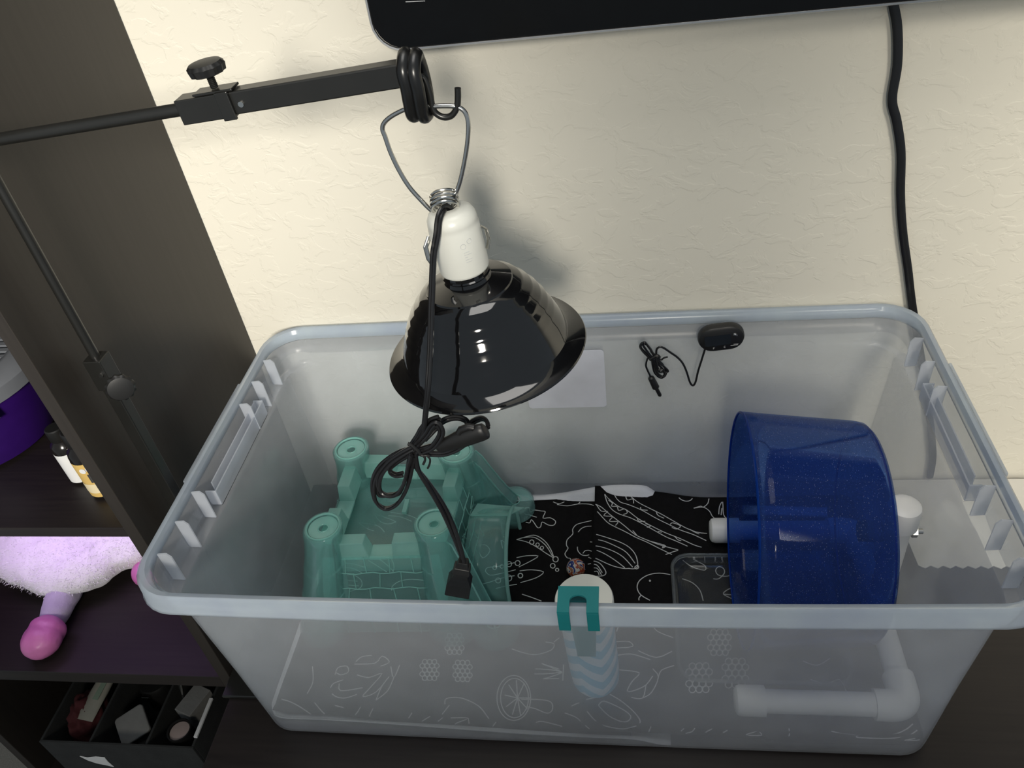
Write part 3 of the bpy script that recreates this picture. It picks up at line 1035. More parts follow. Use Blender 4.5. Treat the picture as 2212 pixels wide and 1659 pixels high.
def wall_between(a, b, outward, name, gap=True):
    """sloping castle wall with two battlements and an open crenel, between two towers"""
    o = Vector(outward)
    A0, B0, A1, B1 = tow_at(a, ZB), tow_at(b, ZB), tow_at(a, 0.128), tow_at(b, 0.128)
    push0, push1 = o * 0.012, o * 0.006
    mb = MB()
    nu, nv = 12, 6
    for j in range(nv + 1):
        t = j / nv
        for i in range(nu + 1):
            u = i / nu
            p0 = A0.lerp(B0, u) + push0
            p1 = A1.lerp(B1, u) + push1
            mb.v.append(p0.lerp(p1, t))
    for j in range(nv):
        for i in range(nu):
            k = j * (nu + 1) + i
            mb.f.append((k, k + 1, k + nu + 2, k + nu + 1))
    w_ = mb.build('castle_wall', 'castle', cas, solid=0.0018)
    # raised stone joints
    jb = MB()

    def pt(u, t):
        p0 = A0.lerp(B0, u) + push0
        p1 = A1.lerp(B1, u) + push1
        return p0.lerp(p1, t) + o * 0.0016
    rows = 5
    for r in range(1, rows):
        jb.tube([pt(u, r / rows + 0.012 * math.sin(u * 25 + r)) for u in [0.14 + 0.72 * i / 10 for i in range(11)]], 0.0007, 5)
    for r in range(rows):
        for c in range(4):
            u = 0.2 + c * 0.19 + (r % 2) * 0.09 + random.uniform(-0.02, 0.02)
            if u < 0.86:
                jb.tube([pt(u, r / rows), pt(u + random.uniform(-0.02, 0.02), (r + 1) / rows)], 0.0007, 5)
    jb.build('stone_joints', 'castle_edge', w_, smooth=True, fix=False)['kind'] = 'stuff'
    # battlements
    for u0, u1 in ((0.13, 0.40), (0.60, 0.87)):
        lo = [A1.lerp(B1, u0) + push1, A1.lerp(B1, u1) + push1, A1.lerp(B1, u1) - o * 0.016, A1.lerp(B1, u0) - o * 0.016]
        lo = [p - Vector((0, 0, 0.006)) for p in lo]
        ins = (A1 - B1).normalized() * 0.0035
        hi = [p + Vector((0, 0, 0.0285)) - o * (0.0025 if i in (0, 1) else -0.0025) + (ins * (-1 if i in (0, 3) else 1) * (1 if u0 > 0.5 and i in (0, 3) or u0 < 0.5 and i in (1, 2) else 0)) for i, p in enumerate(lo)]
        MB().hexa(lo, hi).build('battlement', 'castle_edge', cas, bevel=0.0012)
    lo = [A1.lerp(B1, 0.40) + push1, A1.lerp(B1, 0.60) + push1, A1.lerp(B1, 0.60) - o * 0.016, A1.lerp(B1, 0.40) - o * 0.016]
    MB().add and None
    m2 = MB()
    m2.hexa([p - Vector((0, 0, 0.006)) for p in lo], [p - Vector((0, 0, 0.003)) for p in lo])
    m2.build('crenel_sill', 'castle_edge', cas)


wall_between('fl', 'fr', (0, -1, 0), 'front')
wall_between('bl', 'br', (0, 1, 0), 'back')
wall_between('fl', 'bl', (-1, 0, 0), 'left')
wall_between('fr', 'br', (1, 0, 0), 'right')
q = [tow_at(k, ZR) for k in ('fl', 'fr', 'br', 'bl')]
MB().hexa(q, [p + Vector((0, 0, 0.0018)) for p in q]).build('roof_deck', 'castle', cas)
q = at_z(877, 1095, ZR + 0.003)
MB().box(q.x - 0.003, q.x + 0.003, q.y - 0.012, q.y + 0.012, ZR + 0.0020, ZR + 0.006).build('roof_peg', 'castle_edge', cas)
# flying buttresses running down to round feet on the right
for k, foot in (('fr', (-0.112, -0.050)), ('br', (-0.108, 0.160))):
    top = tow_at(k, 0.150)
    fx, fy = foot
    prof = []
    for i in range(9):
        t = i / 8
        x = top.x + 0.016 + (fx + 0.004 - top.x - 0.016) * t
        y = top.y + (fy - top.y) * t
        z = 0.150 * (1 - t) ** 1.15 + 0.030
        prof.append(Vector((x, y, min(z, 0.152))))
    bot = [Vector((p.x, p.y, ZB + 0.001)) for p in prof]
    mb = MB()
    for p, b2 in zip(prof, bot):
        for sgn in (-1, 1):
            mb.v += [Vector((p.x, p.y + sgn * 0.011, p.z)), Vector((b2.x, b2.y + sgn * 0.016, b2.z))]
    for i in range(len(prof) - 1):
        a_, c_ = i * 4, (i + 1) * 4
        mb.f += [(a_, c_, c_ + 1, a_ + 1), (a_ + 2, a_ + 3, c_ + 3, c_ + 2), (a_, a_ + 2, c_ + 2, c_)]
    bt = mb.build('buttress', 'castle', cas, solid=0.0014)
    rl = MB()
    for sgn in (-1, 1):
        rl.tube([Vector((p.x, p.y + sgn * 0.011, p.z + 0.0006)) for p in prof], 0.0011, 6)
    rl.build('edge_rib', 'castle_edge', bt, smooth=True)
    ft = MB().lathe([(0.010, 0.020), (0.028, 0.019), (0.0300, 0.016), (0.0305, 0.0), (0.0275, 0.0), (0.0270, 0.0155), (0.010, 0.0165)], 40, (fx, fy, ZB), close_prof=True).build('round_foot', 'castle', cas, smooth=True)
    MB().tube([Vector((fx + 0.0105 * math.cos(a), fy + 0.0105 * math.sin(a), ZB + 0.0203)) for a in [2 * math.pi * i / 24 for i in range(24)]], 0.0010, 6, closed=True).build('hole_ring', 'castle_edge', ft, smooth=True)
# arched gate tunnel between the buttresses
av = MB()
arch = []
yc, rw, hh = 0.052, 0.068, 0.088
for i in range(19):
    a = math.pi * i / 18
    arch.append((yc - rw * math.cos(a), ZB + 0.002 + hh * math.sin(a) ** 0.7))
av.loft([[Vector((x, y, z)) for y, z in arch] for x in (-0.150, -0.130, -0.112, -0.098)], close=False)
gate = av.build('gate_vault', 'castle', cas, smooth=True, solid=0.0016)
MB().tube([Vector((-0.0965, y, z)) for y, z in arch], 0.0026, 8).build('gate_rim', 'castle_edge', cas, smooth=True)
p = [Vector((-0.150, 0.068, 0.104)), Vector((-0.098, 0.068, 0.1045)), Vector((-0.080, 0.098, 0.086)), Vector((-0.146, 0.100, 0.092))]
MB().hexa([v - Vector((0, 0, 0.002)) for v in p], p).build('gate_flange', 'castle_edge', cas)
jb = MB()
for i in range(16):
    y = yc - rw * 0.9 + random.random() * rw * 1.8
    x = -0.156
    z = random.uniform(0.03, 0.10)
    jb.tube([Vector((x, y, z)), Vector((x + random.uniform(0, 0.004), y + random.uniform(-0.02, 0.02), z + random.uniform(0.01, 0.035)))], 0.0007, 5)
jb.build('stone_joints', 'castle_edge', gate, smooth=True, fix=False)['kind'] = 'stuff'

# ================================================================== exercise wheel on its pipe stand
wh = thing('exercise_wheel', 'blue glittery bucket exercise wheel on a white pipe stand in the tote', 'wheel', (0.27, -0.02, 0.012))
WA = Vector((0.1931, -0.0141, 0.1735))
wn = Vector((math.cos(0.0209), -0.012, -math.sin(0.0209))).normalized()
WL, RA, RB = 0.135, 0.1348, 0.1241
q = wn.to_track_quat('Z', 'Y').to_matrix().to_4x4()
prof = [(RA, 0.0), (RA - 0.002, 0.02), (RB + 0.0005, WL - 0.012), (RB - 0.001, WL - 0.004), (RB - 0.005, WL), (0.045, WL + 0.0005), (0.004, WL + 0.001)]
drum = MB().lathe(prof, 96, WA, q).build('drum', 'wheel', wh, smooth=True, solid=0.0018, angle=50)
MB().tube([WA + (q.to_3x3() @ Vector((RA * math.cos(a), RA * math.sin(a), 0))) for a in [2 * math.pi * i / 96 for i in range(96)]], 0.0014, 6, closed=True).build('open_lip', 'wheel_edge', drum, smooth=True)
MB().tube([WA + (q.to_3x3() @ Vector(((RB - 0.003) * math.cos(a), (RB - 0.003) * math.sin(a), WL - 0.003))) for a in [2 * math.pi * i / 96 for i in range(96)]], 0.0012, 6, closed=True).build('end_seam', 'wheel_edge', drum, smooth=True)
WB = WA + wn * WL
UPX, UPY = 0.3640, WB.y + 0.0
MB().tube([WB - wn * 0.006, WB + wn * 0.018], 0.012, 20).build('axle_hub', 'black_plastic', wh, smooth=True)
PR, FRd = 0.0132, 0.0172
PZ = 0.0165 + 0.0135


def pipe(name, a, b, r=PR, parent=wh):
    return MB().tube([a, b], r, 24).build(name, 'pvc', parent, smooth=True)


def cap(a, d, r=FRd, ln=0.030):
    d = Vector(d).normalized()
    a = Vector(a)
    return MB().tube([a, a + d * (ln - 0.008), a + d * (ln - 0.003), a + d * (ln - 0.0005), a + d * ln], [r, r, r * 0.93, r * 0.72, r * 0.3], 28).build('pipe_cap', 'pvc', wh, smooth=True)


FY, BYp = -0.1465, 0.1040
cap((0.212, FY, PZ), (-1, 0, 0), ln=0.034)
pipe('stand_pipe', (0.205, FY, PZ), (0.345, FY, PZ))
MB().tube(catmull([(0.330, FY, PZ), (0.350, FY, PZ), (0.360, FY + 0.004, PZ), (UPX, FY + 0.014, PZ), (UPX, FY + 0.036, PZ)], 6), FRd, 28).build('pipe_elbow', 'pvc', wh, smooth=True)
pipe('stand_pipe', (UPX, FY + 0.030, PZ), (UPX, UPY - 0.015, PZ))
MB().tube([(UPX, UPY - 0.030, PZ), (UPX, UPY + 0.030, PZ)], FRd, 28).tube([(UPX, UPY, PZ), (UPX, UPY, PZ + 0.034)], FRd, 28).build('pipe_tee', 'pvc', wh, smooth=True)
pipe('stand_pipe', (UPX, UPY + 0.015, PZ), (UPX, BYp - 0.030, PZ))
MB().tube(catmull([(UPX, BYp - 0.036, PZ), (UPX, BYp - 0.014, PZ), (UPX - 0.004, BYp - 0.004, PZ), (UPX - 0.014, BYp, PZ), (UPX - 0.036, BYp, PZ)], 6), FRd, 28).build('pipe_elbow', 'pvc', wh, smooth=True)
pipe('stand_pipe', (0.345, BYp, PZ), (0.205, BYp, PZ))
cap((0.212, BYp, PZ), (-1, 0, 0), ln=0.040)
pipe('upright_pipe', (UPX, UPY, PZ + 0.030), (UPX, UPY, 0.196))
cap((UPX, UPY, 0.184), (0, 0, 1), r=0.0185, ln=0.032)
bolt = MB()
bolt.tube([(UPX - 0.030, UPY, WB.z), (UPX + 0.026, UPY, WB.z)], 0.0032, 12)
bolt.tube([(UPX + 0.0140, UPY, WB.z), (UPX + 0.0195, UPY, WB.z)], 0.0072, 6)
bolt.build('bolt', 'steel', wh, label='shiny steel axle bolt')

# ================================================================== clear tub under the wheel
tub = thing('plastic_tub', 'shallow clear plastic tub lying under the blue wheel', 'tub', (0.225, -0.03, 0.012))
tcx, tcy = 0.2170, -0.0320
MB().loft([rrect(0.086, 0.080, 0.016, 0.0150, tcx, tcy), rrect(0.092, 0.086, 0.018, 0.0175, tcx, tcy), rrect(0.097, 0.090, 0.021, 0.030, tcx, tcy)], cap0=True).build('base', 'clear', tub, smooth=True, solid=0.0010)
tl_ = [rrect(0.097, 0.090, 0.021, 0.030, tcx, tcy), rrect(0.100, 0.093, 0.022, 0.0315, tcx, tcy), rrect(0.1005, 0.0935, 0.023, 0.0330, tcx, tcy)]
MB().loft(tl_).build('rim', 'clear_rim', tub, smooth=True, solid=0.0012)
lp = rrect(0.0985, 0.0915, 0.022, 0.0335, tcx, tcy)
MB().tube(lp, 0.0012, 6, closed=True).build('rim_bead', 'clear_rim', tub, smooth=True)

# ================================================================== bottle hung on the front wall, its clip, the ball
bc = Vector((0.0205, -0.1705, 0.255))
bot = thing('water_bottle', 'small pale blue bottle with white chevrons hung inside the front wall', 'bottle', (bc.x, bc.y, 0.092))
ax = (Vector((0.0245, -0.1640, 0.092)) - bc)
qb = (-ax).to_track_quat('Z', 'Y').to_matrix().to_4x4()
LN = ax.length
b0 = bc + ax
MB().lathe([(0.0, 0.0), (0.015, 0.0008), (0.0225, 0.006), (0.0258, 0.014), (0.0266, 0.03), (0.0270, LN - 0.034), (0.0270, LN - 0.018), (0.0, LN - 0.018)], 48, b0, qb).build('bottle_body', 'chevron', bot, smooth=True, angle=50)
MB().lathe([(0.0, LN - 0.0175), (0.0285, LN - 0.0175), (0.0290, LN - 0.016), (0.0290, LN - 0.003), (0.0280, LN - 0.0005), (0.0, LN)], 48, b0, qb).build('bottle_cap', 'ceramic', bot, smooth=True, angle=40)

clip = thing('bottle_clip', 'teal arch-shaped plastic clip hooked over the front rim of the tote', 'clip', (0.022, -0.225, 0.28))
cx0, cx1 = 0.0035, 0.0395
yo, yi = -0.2335, -0.2105


def arch_plate(mb, y0, y1, z0, z1, wleg, zin):
    """plate with an arched opening below"""
    outl = [(cx0, z0), (cx0, z1), (cx1, z1), (cx1, z0), (cx1 - wleg, z0)]
    mid = (cx0 + cx1) / 2
    rr = (cx1 - cx0) / 2 - wleg
    for i in range(9):
        a = math.pi * i / 8
        outl.append((mid + rr * math.cos(a), zin + rr * 0.7 * math.sin(a)))
    outl.append((cx0 + wleg, z0))
    mb.prism([(x, y0, z) for x, z in outl], (0, y1 - y0, 0))


ap = MB()
for x0_, x1_ in ((cx0, cx0 + 0.0105), (cx1 - 0.0105, cx1)):
    ap.prism([(x0_, yo - 0.0022, 0.2975), (x0_, yo - 0.0022, 0.3230), (x0_, yo, 0.3230), (x0_, yo, 0.2975)], (x1_ - x0_, 0, 0))
ap.build('front_prong', 'teal_solid', clip, bevel=0.0004)
tb_ = MB()
outl = [(cx0, yo - 0.0022), (cx0, yi + 0.002), (cx1, yi + 0.002), (cx1, yo - 0.0022), (cx1 - 0.0105, yo - 0.0022)]
for i in range(9):
    a = math.pi * i / 8
    outl.append(((cx0 + cx1) / 2 + 0.0075 * math.cos(a), yi - 0.0130 + 0.0060 * math.sin(a)))
outl.append((cx0 + 0.0105, yo - 0.0022))
tb_.prism([(x, y, 0.3232) for x, y in outl], (0, 0, 0.0022))
tb_.build('top_bridge', 'teal_solid', clip)
# the tongue runs down the inside of the tote wall and carries the bottle
mb = MB()
mb.hexa([(cx0 + 0.009, -0.2035, 0.205), (cx1 - 0.009, -0.2035, 0.205), (cx1 - 0.009, -0.2010, 0.205), (cx0 + 0.009, -0.2010, 0.205)],
        [(cx0 + 0.004, -0.2046, 0.298), (cx1 - 0.004, -0.2046, 0.298), (cx1 - 0.004, -0.2025, 0.298), (cx0 + 0.004, -0.2025, 0.298)])
mb.hexa([(cx0 + 0.004, -0.2046, 0.298), (cx1 - 0.004, -0.2046, 0.298), (cx1 - 0.004, -0.2025, 0.298), (cx0 + 0.004, -0.2025, 0.298)],
        [(cx0 + 0.002, yi - 0.001, 0.3232), (cx1 - 0.002, yi - 0.001, 0.3232), (cx1 - 0.002, yi + 0.0018, 0.3232), (cx0 + 0.002, yi + 0.0018, 0.3232)])
mb.build('inner_tongue', 'teal_solid', clip)

bp_ = at_z(1244, 1227, 0.024)
bp_.z = 0.0105 + 0.0135
bm = bmesh.new()
bmesh.ops.create_uvsphere(bm, u_segments=32, v_segments=20, radius=0.0132)
me = bpy.data.meshes.new('ball')
bm.to_mesh(me)
bm.free()
me.polygons.foreach_set('use_smooth', [True] * len(me.polygons))
me.materials.append(M['ball'])
ball = bpy.data.objects.new('ball', me)
ball.location = bp_
COL.objects.link(ball)
tag(ball, 'small swirled red, cream and blue ball on the black liner', 'ball')

# ================================================================== thermometer stuck to the back wall of the tote
CT = (1340, 660, 6.1444)
TY = 0.1925
th = thing('thermometer', 'black oval digital thermometer with probe cord on the back wall of the tote', 'thermometer', at_y(1557, 728, TY))


def ct(x, y, Y=TY):
    return at_y(CT[0] + x / CT[2], CT[1] + y / CT[2], Y)


c0 = ct(1335, 415)
ux = (ct(1635, 378) - ct(1035, 452)).normalized()
ux.y = 0
ux.normalize()
uz = Vector((-ux.z, 0, ux.x))


def stad(hl, hr, y):
    out = []
    for k in range(13):
        a = -math.pi / 2 + math.pi * k / 12
        out.append((hl - hr + hr * math.cos(a), hr * math.sin(a)))
    for k in range(13):
        a = math.pi / 2 + math.pi * k / 12
        out.append((-(hl - hr) + hr * math.cos(a), hr * math.sin(a)))
    return [c0 + ux * a + uz * b + Vector((0, y, 0)) for a, b in out]


HLn, HRr = 0.0287, 0.0186
MB().loft([stad(HLn - 0.002, HRr - 0.002, 0.007), stad(HLn, HRr, 0.004), stad(HLn, HRr, -0.002), stad(HLn - 0.0012, HRr - 0.0012, -0.005), stad(HLn - 0.004, HRr - 0.004, -0.0065)], cap0=True, cap1=True).build('case', 'black_plastic', th, smooth=True, angle=35)
MB().loft([[c0 + ux * (p.x - 0.0045) + uz * p.y + Vector((0, -0.0066, 0)) for p in rrect(0.0160, 0.0078, 0.002, 0)], [c0 + ux * (p.x - 0.0045) + uz * p.y + Vector((0, -0.0072, 0)) for p in rrect(0.0160, 0.0078, 0.002, 0)]], cap0=True, cap1=True).build('display', 'lcd', th, label='dark grey blank display')
MB().tube([c0 + ux * (0.0165 + 0.003 * t) + uz * (0.0065 - 0.003 * t * t * 1.0) + Vector((0, -0.0068, 0)) for t in (-0.6, -0.2, 0.2, 0.6, 1.0)], [0.0006, 0.0014, 0.0017, 0.0014, 0.0006], 8).build('emblem', 'silver', th, smooth=True)
for ch_, dx, dz in (('F', -0.0100, -0.0118), ('C', 0.0035, -0.0116)):
    lb_ = MB()
    o_ = c0 + ux * dx + uz * dz + Vector((0, -0.0068, 0))
    if ch_ == 'F':
        for q0, q1 in (((-0.0008, -0.0013), (-0.0008, 0.0013)), ((-0.0008, 0.0012), (0.0010, 0.0012)), ((-0.0008, 0.0001), (0.0006, 0.0001))):
            lb_.ribbon([o_ + ux * q0[0] + uz * q0[1], o_ + ux * q1[0] + uz * q1[1]], 0.0004, (0, -1, 0))
    else:
        lb_.ribbon([o_ + ux * 0.0012 * math.cos(t) + uz * 0.0013 * math.sin(t) for t in [0.8 + 4.7 * k / 14 for k in range(15)]], 0.0004, (0, -1, 0))
    lb_.build('letter', 'white_print', th, fix=False)
MB().box(-0.0045, 0.0045, -0.0001, 0.0001, -0.0003, 0.0003, Matrix.Translation(c0 + ux * 0.0150 + uz * -0.0105 + Vector((0, -0.0068, 0))) @ Matrix.Rotation(-math.atan2(ux.z, ux.x), 4, 'Y')).box(-0.003, 0.003, -0.0001, 0.0001, -0.0002, 0.0002, Matrix.Translation(c0 + ux * 0.0172 + uz * -0.0090 + Vector((0, -0.0068, 0))) @ Matrix.Rotation(-math.atan2(ux.z, ux.x), 4, 'Y')).build('small_print', 'white_print', th)
sc_ = ct(1330, 300, 0.2005)
MB().lathe([(0.0125, 0.0), (0.0115, 0.0012), (0.006, 0.0035), (0.0035, 0.006), (0.0, 0.0065)], 28, sc_ + Vector((0, 0.0013, -0.003)), Matrix.Rotation(math.pi / 2, 4, 'X')).build('suction_cup', 'suction', th, smooth=True)
CY = 0.1955
cordp = [(1120, 590), (1080, 720), (1030, 880), (1000, 1010), (965, 1060), (925, 1020), (880, 880), (830, 770), (760, 690), (660, 620), (570, 560), (510, 555), (480, 590), (478, 660)]
MB().tube(catmull([ct(x, y, CY) for x, y in cordp], 6), 0.0014, 8).build('probe_cord', 'cord', th, smooth=True)
bd = MB()
for i, lp in enumerate([
    [(478, 660), (440, 640), (380, 560), (330, 500), (285, 500), (262, 545), (300, 610), (370, 680), (430, 740), (450, 840), (490, 930), (550, 960), (600, 920), (605, 860), (560, 780), (480, 700), (400, 600)],
    [(400, 690), (340, 630), (275, 560), (290, 510), (350, 520), (410, 590), (450, 680), (520, 760), (600, 830), (635, 870), (600, 880), (540, 820), (460, 730)],
    [(420, 700), (430, 800), (460, 900), (530, 945), (580, 930), (575, 880), (520, 880), (490, 800), (470, 720), (420, 620), (370, 540), (320, 485), (300, 520), (350, 600), (420, 690)],
    [(425, 700), (475, 790), (500, 850), (560, 850), (590, 900), (560, 940), (500, 900), (455, 800), (430, 710)],
]):
    bd.tube(catmull([ct(x, y, CY - 0.0012 - i * 0.0014) for x, y in lp], 5), 0.0014, 7)
bd.build('coiled_cord', 'cord', th, smooth=True, fix=False)
MB().tube(catmull([ct(x, y, CY - 0.004) for x, y in [(390, 720), (430, 690), (490, 665), (520, 690)]], 4), 0.0022, 8).tube(catmull([ct(x, y, CY - 0.005) for x, y in [(500, 690), (540, 720), (570, 700), (590, 690), (630, 680)]], 4), 0.0012, 6).build('wire_tie', 'black_plastic', th, smooth=True)
MB().tube(catmull([ct(x, y, CY) for x, y in [(370, 690), (355, 720), (340, 800), (370, 880), (405, 950)]], 5), 0.0013, 7).build('probe_lead', 'cord', th, smooth=True)
a, b_ = ct(400, 945, CY - 0.001), ct(470, 1085, CY - 0.001)
MB().tube([a, a.lerp(b_, 0.1), b_, b_.lerp(a, -0.08)], [0.0022, 0.0042, 0.0050, 0.0030], 14).tube([b_, ct(525, 1190, CY - 0.001), ct(534, 1203, CY - 0.001)], [0.0026, 0.0026, 0.0012], 12).build('probe', 'black_plastic', th, smooth=True)

# ================================================================== lamp stand
st = thing('lamp_stand', 'black adjustable metal lamp stand beside the bookcase', 'stand', (-0.4405, -0.0725, 0.0))
SX, SY = -0.4408, -0.0722
AZ = 0.7165
MB().box(-0.4600, -0.3990, -0.150, 0.010, 0.0003, 0.006).build('base_plate', 'black_metal', st, bevel=0.0015)
MB().box(SX - 0.0068, SX + 0.0068, SY - 0.0068, SY + 0.0068, 0.006, 0.4925).build('lower_post', 'black_metal', st, bevel=0.0012)
MB().tube([(SX, SY, 0.485), (SX, SY, AZ - 0.012)], 0.0046, 16).build('upper_post', 'black_metal', st, smooth=True)
MB().box(SX - 0.0092, SX + 0.0092, SY - 0.0092, SY + 0.0092, 0.4600, 0.4965).build('post_collar', 'black_metal', st, bevel=0.0008)


def knob(c, d, name='clamp_knob'):
    c, d = Vector(c), Vector(d).normalized()
    m4 = d.to_track_quat('Z', 'Y').to_matrix().to_4x4()
    kb = MB()
    lps = []
    for z, r in ((0.010, 0.0085), (0.0115, 0.0128), (0.0165, 0.0138), (0.0190, 0.0120), (0.0200, 0.0075)):
        lps.append([c + (m4 @ Vector((r * (1 + (0.05 * math.cos(12 * a) if z < 0.018 else 0)) * math.cos(a), r * (1 + (0.05 * math.cos(12 * a) if z < 0.018 else 0)) * math.sin(a), z))) for a in [2 * math.pi * i / 60 for i in range(60)]])
    kb.loft(lps, cap0=True, cap1=True)
    k = kb.build(name, 'black_plastic', st, smooth=True, angle=30)
    sb = MB()
    sp_pts = [c + d * z for z in [0.0005 + 0.0006 * i for i in range(17)]]
    sb.tube(sp_pts, [0.0027 + (0.0004 if i % 2 else 0) for i in range(17)], 12)
    sb.build('screw', 'black_metal', k)
    return k


knob((SX + 0.0094, SY + 0.002, 0.4640), (0.55, -0.83, 0.10))
MB().tube([(SX + 0.004, SY - 0.0094, 0.481), (SX + 0.004, SY - 0.0112, 0.481)], 0.0025, 10).build('rivet', 'steel', st)
# arm: round rod, square sleeve, hook
e0, e1, e2 = Vector((SX, SY, AZ)), at_y(405, 234, SY), at_y(874, 157, SY)
ad = (e2 - e1).normalized()
e0 = e1 - ad * ((e1.x - SX) / ad.x)
MB().tube([e0, e1 + ad * 0.05], 0.0050, 16).build('arm_rod', 'black_metal', st, smooth=True)
MB().tube([(SX, SY, e0.z - 0.02), (SX, SY, e0.z + 0.010)], 0.0085, 20).tube([e0 - ad * 0.012, e0 + ad * 0.016], 0.0085, 20).build('elbow_joint', 'black_metal', st, smooth=True)
az_ = ad.cross(Vector((0, -1, 0))).normalized()
if az_.z < 0:
    az_ = -az_
am = Matrix((ad, Vector((0, 1, 0)), az_)).transposed().to_4x4()
am.translation = e1
al = (e2 - e1).length
MB().box(0.0, al + 0.006, -0.0070, 0.0070, -0.0085, 0.0085, am).build('arm_sleeve', 'black_metal', st, bevel=0.0012)
MB().box(-0.004, 0.040, -0.0082, 0.0082, -0.0098, 0.0088, am).build('arm_collar', 'black_metal', st, bevel=0.0008)
MB().box(0.012, 0.044, -0.0075, 0.0075, 0.0090, 0.0110, am).box(0.030, 0.0405, -0.0100, -0.0072, -0.0110, 0.0100, am).build('clamp_plate', 'black_metal', st, bevel=0.0006)
kp = am @ Vector((0.028, 0.0, 0.0110))
knob(kp, az_ + Vector((0, -0.02, 0)))
rv = am @ Vector((0.047, -0.0070, -0.001))
MB().tube([rv, rv + Vector((0, -0.0016, 0))], 0.0022, 10).build('rivet', 'steel', st)
CH = (780, 60, 2.9615)


def ch(x, y, Y=SY):
    return at_y(CH[0] + x / CH[2], CH[1] + y / CH[2], Y)


hk = [ch(330, 300), ch(400, 320), ch(440, 420), ch(455, 500), ch(480, 548), ch(530, 572), ch(580, 560), ch(612, 510), ch(619, 450), ch(618, 385)]
MB().tube(catmull(hk, 6), 0.0024, 12).build('hook', 'black_metal', st, smooth=True)
# rubber twist tie wound round the end of the arm and the lamp's wire
tt = MB()
for i, (xo, col) in enumerate(((0, 0), (68, 6))):
    path = []
    for (x, y, dy) in [(283 + xo, 170 + col, -0.004), (290 + xo, 240 + col, -0.0120), (315 + xo, 350 + col, -0.0120), (328 + xo, 450 + col, -0.0100), (340 + xo, 540 + col, -0.0060), (352 + xo, 552 + col, 0.003), (345 + xo, 500 + col, 0.0090), (325 + xo, 400 + col, 0.0120), (298 + xo, 290 + col, 0.0120), (278 + xo, 190 + col, 0.006)]:
        path.append(ch(x, y, SY) + Vector((0, dy, 0)))
    tt.tube(catmull(path, 6, closed=True), 0.0050, 14, closed=True)
tt.solo('rubber_tie', 'rubber', 'thick black rubber tie wound twice round the arm end above the lamp', 'tie', smooth=True)

# ================================================================== clamp lamp with black dome
LY = SY - 0.0002
TILT = Matrix.Rotation(-math.radians(4.5), 4, 'Y')
RC = Vector((-0.0555, LY, 0.4912))
lm = thing('dome_lamp', 'black dome heat lamp with white porcelain socket hanging over the tote', 'lamp', RC)


def lp_(r, z):
    return (r, z)


outer = [(0.0193, 0.0905), (0.0193, 0.0800), (0.0205, 0.0790), (0.0195, 0.0775), (0.0205, 0.0745), (0.0290, 0.0720), (0.0370, 0.0695), (0.0376, 0.0680), (0.0440, 0.0650), (0.0460, 0.0628), (0.0468, 0.0610), (0.0515, 0.0572), (0.0530, 0.0548), (0.0538, 0.0530), (0.0575, 0.0492),
         (0.0588, 0.0466), (0.0594, 0.0448), (0.0622, 0.0412), (0.0634, 0.0384), (0.0640, 0.0366), (0.0662, 0.0330), (0.0673, 0.0302), (0.0678, 0.0286), (0.0708, 0.0220), (0.0735, 0.0150), (0.0755, 0.0080), (0.0790, 0.0048), (0.0870, 0.0020), (0.0898, 0.0012), (0.0905, 0.0), (0.0900, -0.0012), (0.0885, -0.0012)]
inner = [(0.0860, 0.0004), (0.0780, 0.0030), (0.0740, 0.0070), (0.0718, 0.0150), (0.0650, 0.0320), (0.0570, 0.0475), (0.0460, 0.0615), (0.0300, 0.0695), (0.0186, 0.0730), (0.0186, 0.0890)]
LM = Matrix.Translation(RC) @ TILT
DM = TILT
MB().lathe(outer, 96, RC, DM).build('dome', 'black_gloss', lm, smooth=True, angle=28)
MB().lathe(list(reversed(inner)), 64, RC, DM).build('reflector', 'reflector', lm, smooth=True, angle=40)
MB().lathe([(0.0, 0.082), (0.0180, 0.082), (0.0206, 0.0845), (0.0210, 0.086), (0.0210, 0.124), (0.0204, 0.1275), (0.0206, 0.1280), (0.0200, 0.1325), (0.0180, 0.1365), (0.0145, 0.1390), (0.0060, 0.1400), (0.0045, 0.137), (0.0, 0.137)], 56, RC, DM).build('socket', 'ceramic', lm, smooth=True, angle=35)


def L3(x, y, z):
    return LM @ Vector((x, y, z))


# bulb inside, clips on the socket, faint print
MB().lathe([(0.0, 0.012), (0.016, 0.014), (0.024, 0.028), (0.024, 0.040), (0.015, 0.060), (0.013, 0.078), (0.0, 0.0785)], 32, RC, DM).build('bulb', 'ceramic', lm, smooth=True)
for sgn, yy in ((1, 0.006), (-1, -0.012)):
    MB().tube([L3(sgn * 0.0208, yy * 0.4, 0.119), L3(sgn * 0.0240, yy, 0.114), L3(sgn * 0.0243, yy, 0.104), L3(sgn * 0.0215, yy, 0.096)], 0.0022, 8, flat=0.5).build('socket_clip', 'steel', lm, smooth=True)
pr_ = MB()
for (a0, z0, rr) in ((0.42, 0.114, 0.0022), (0.70, 0.117, 0.0020)):
    pts = []
    for k in range(17):
        t = 2 * math.pi * k / 16
        a = -math.pi / 2 + a0 + rr * math.cos(t) / 0.021
        pts.append(L3(0.02115 * math.cos(a), 0.02115 * math.sin(a), z0 + rr * math.sin(t)))
    pr_.tube(pts, 0.00018, 4)
for i in range(5):
    a0 = 0.38
    pts = []
    for k in range(6):
        a = -math.pi / 2 + a0 + 0.32 * k / 5 * (0.7 + 0.3 * math.sin(i * 2.3))
        pts.append(L3(0.02115 * math.cos(a), 0.02115 * math.sin(a), 0.1085 - i * 0.0022))
    pr_.tube(pts, 0.0002, 4)
pr_.build('rating_print', 'grey_print', lm, fix=False)
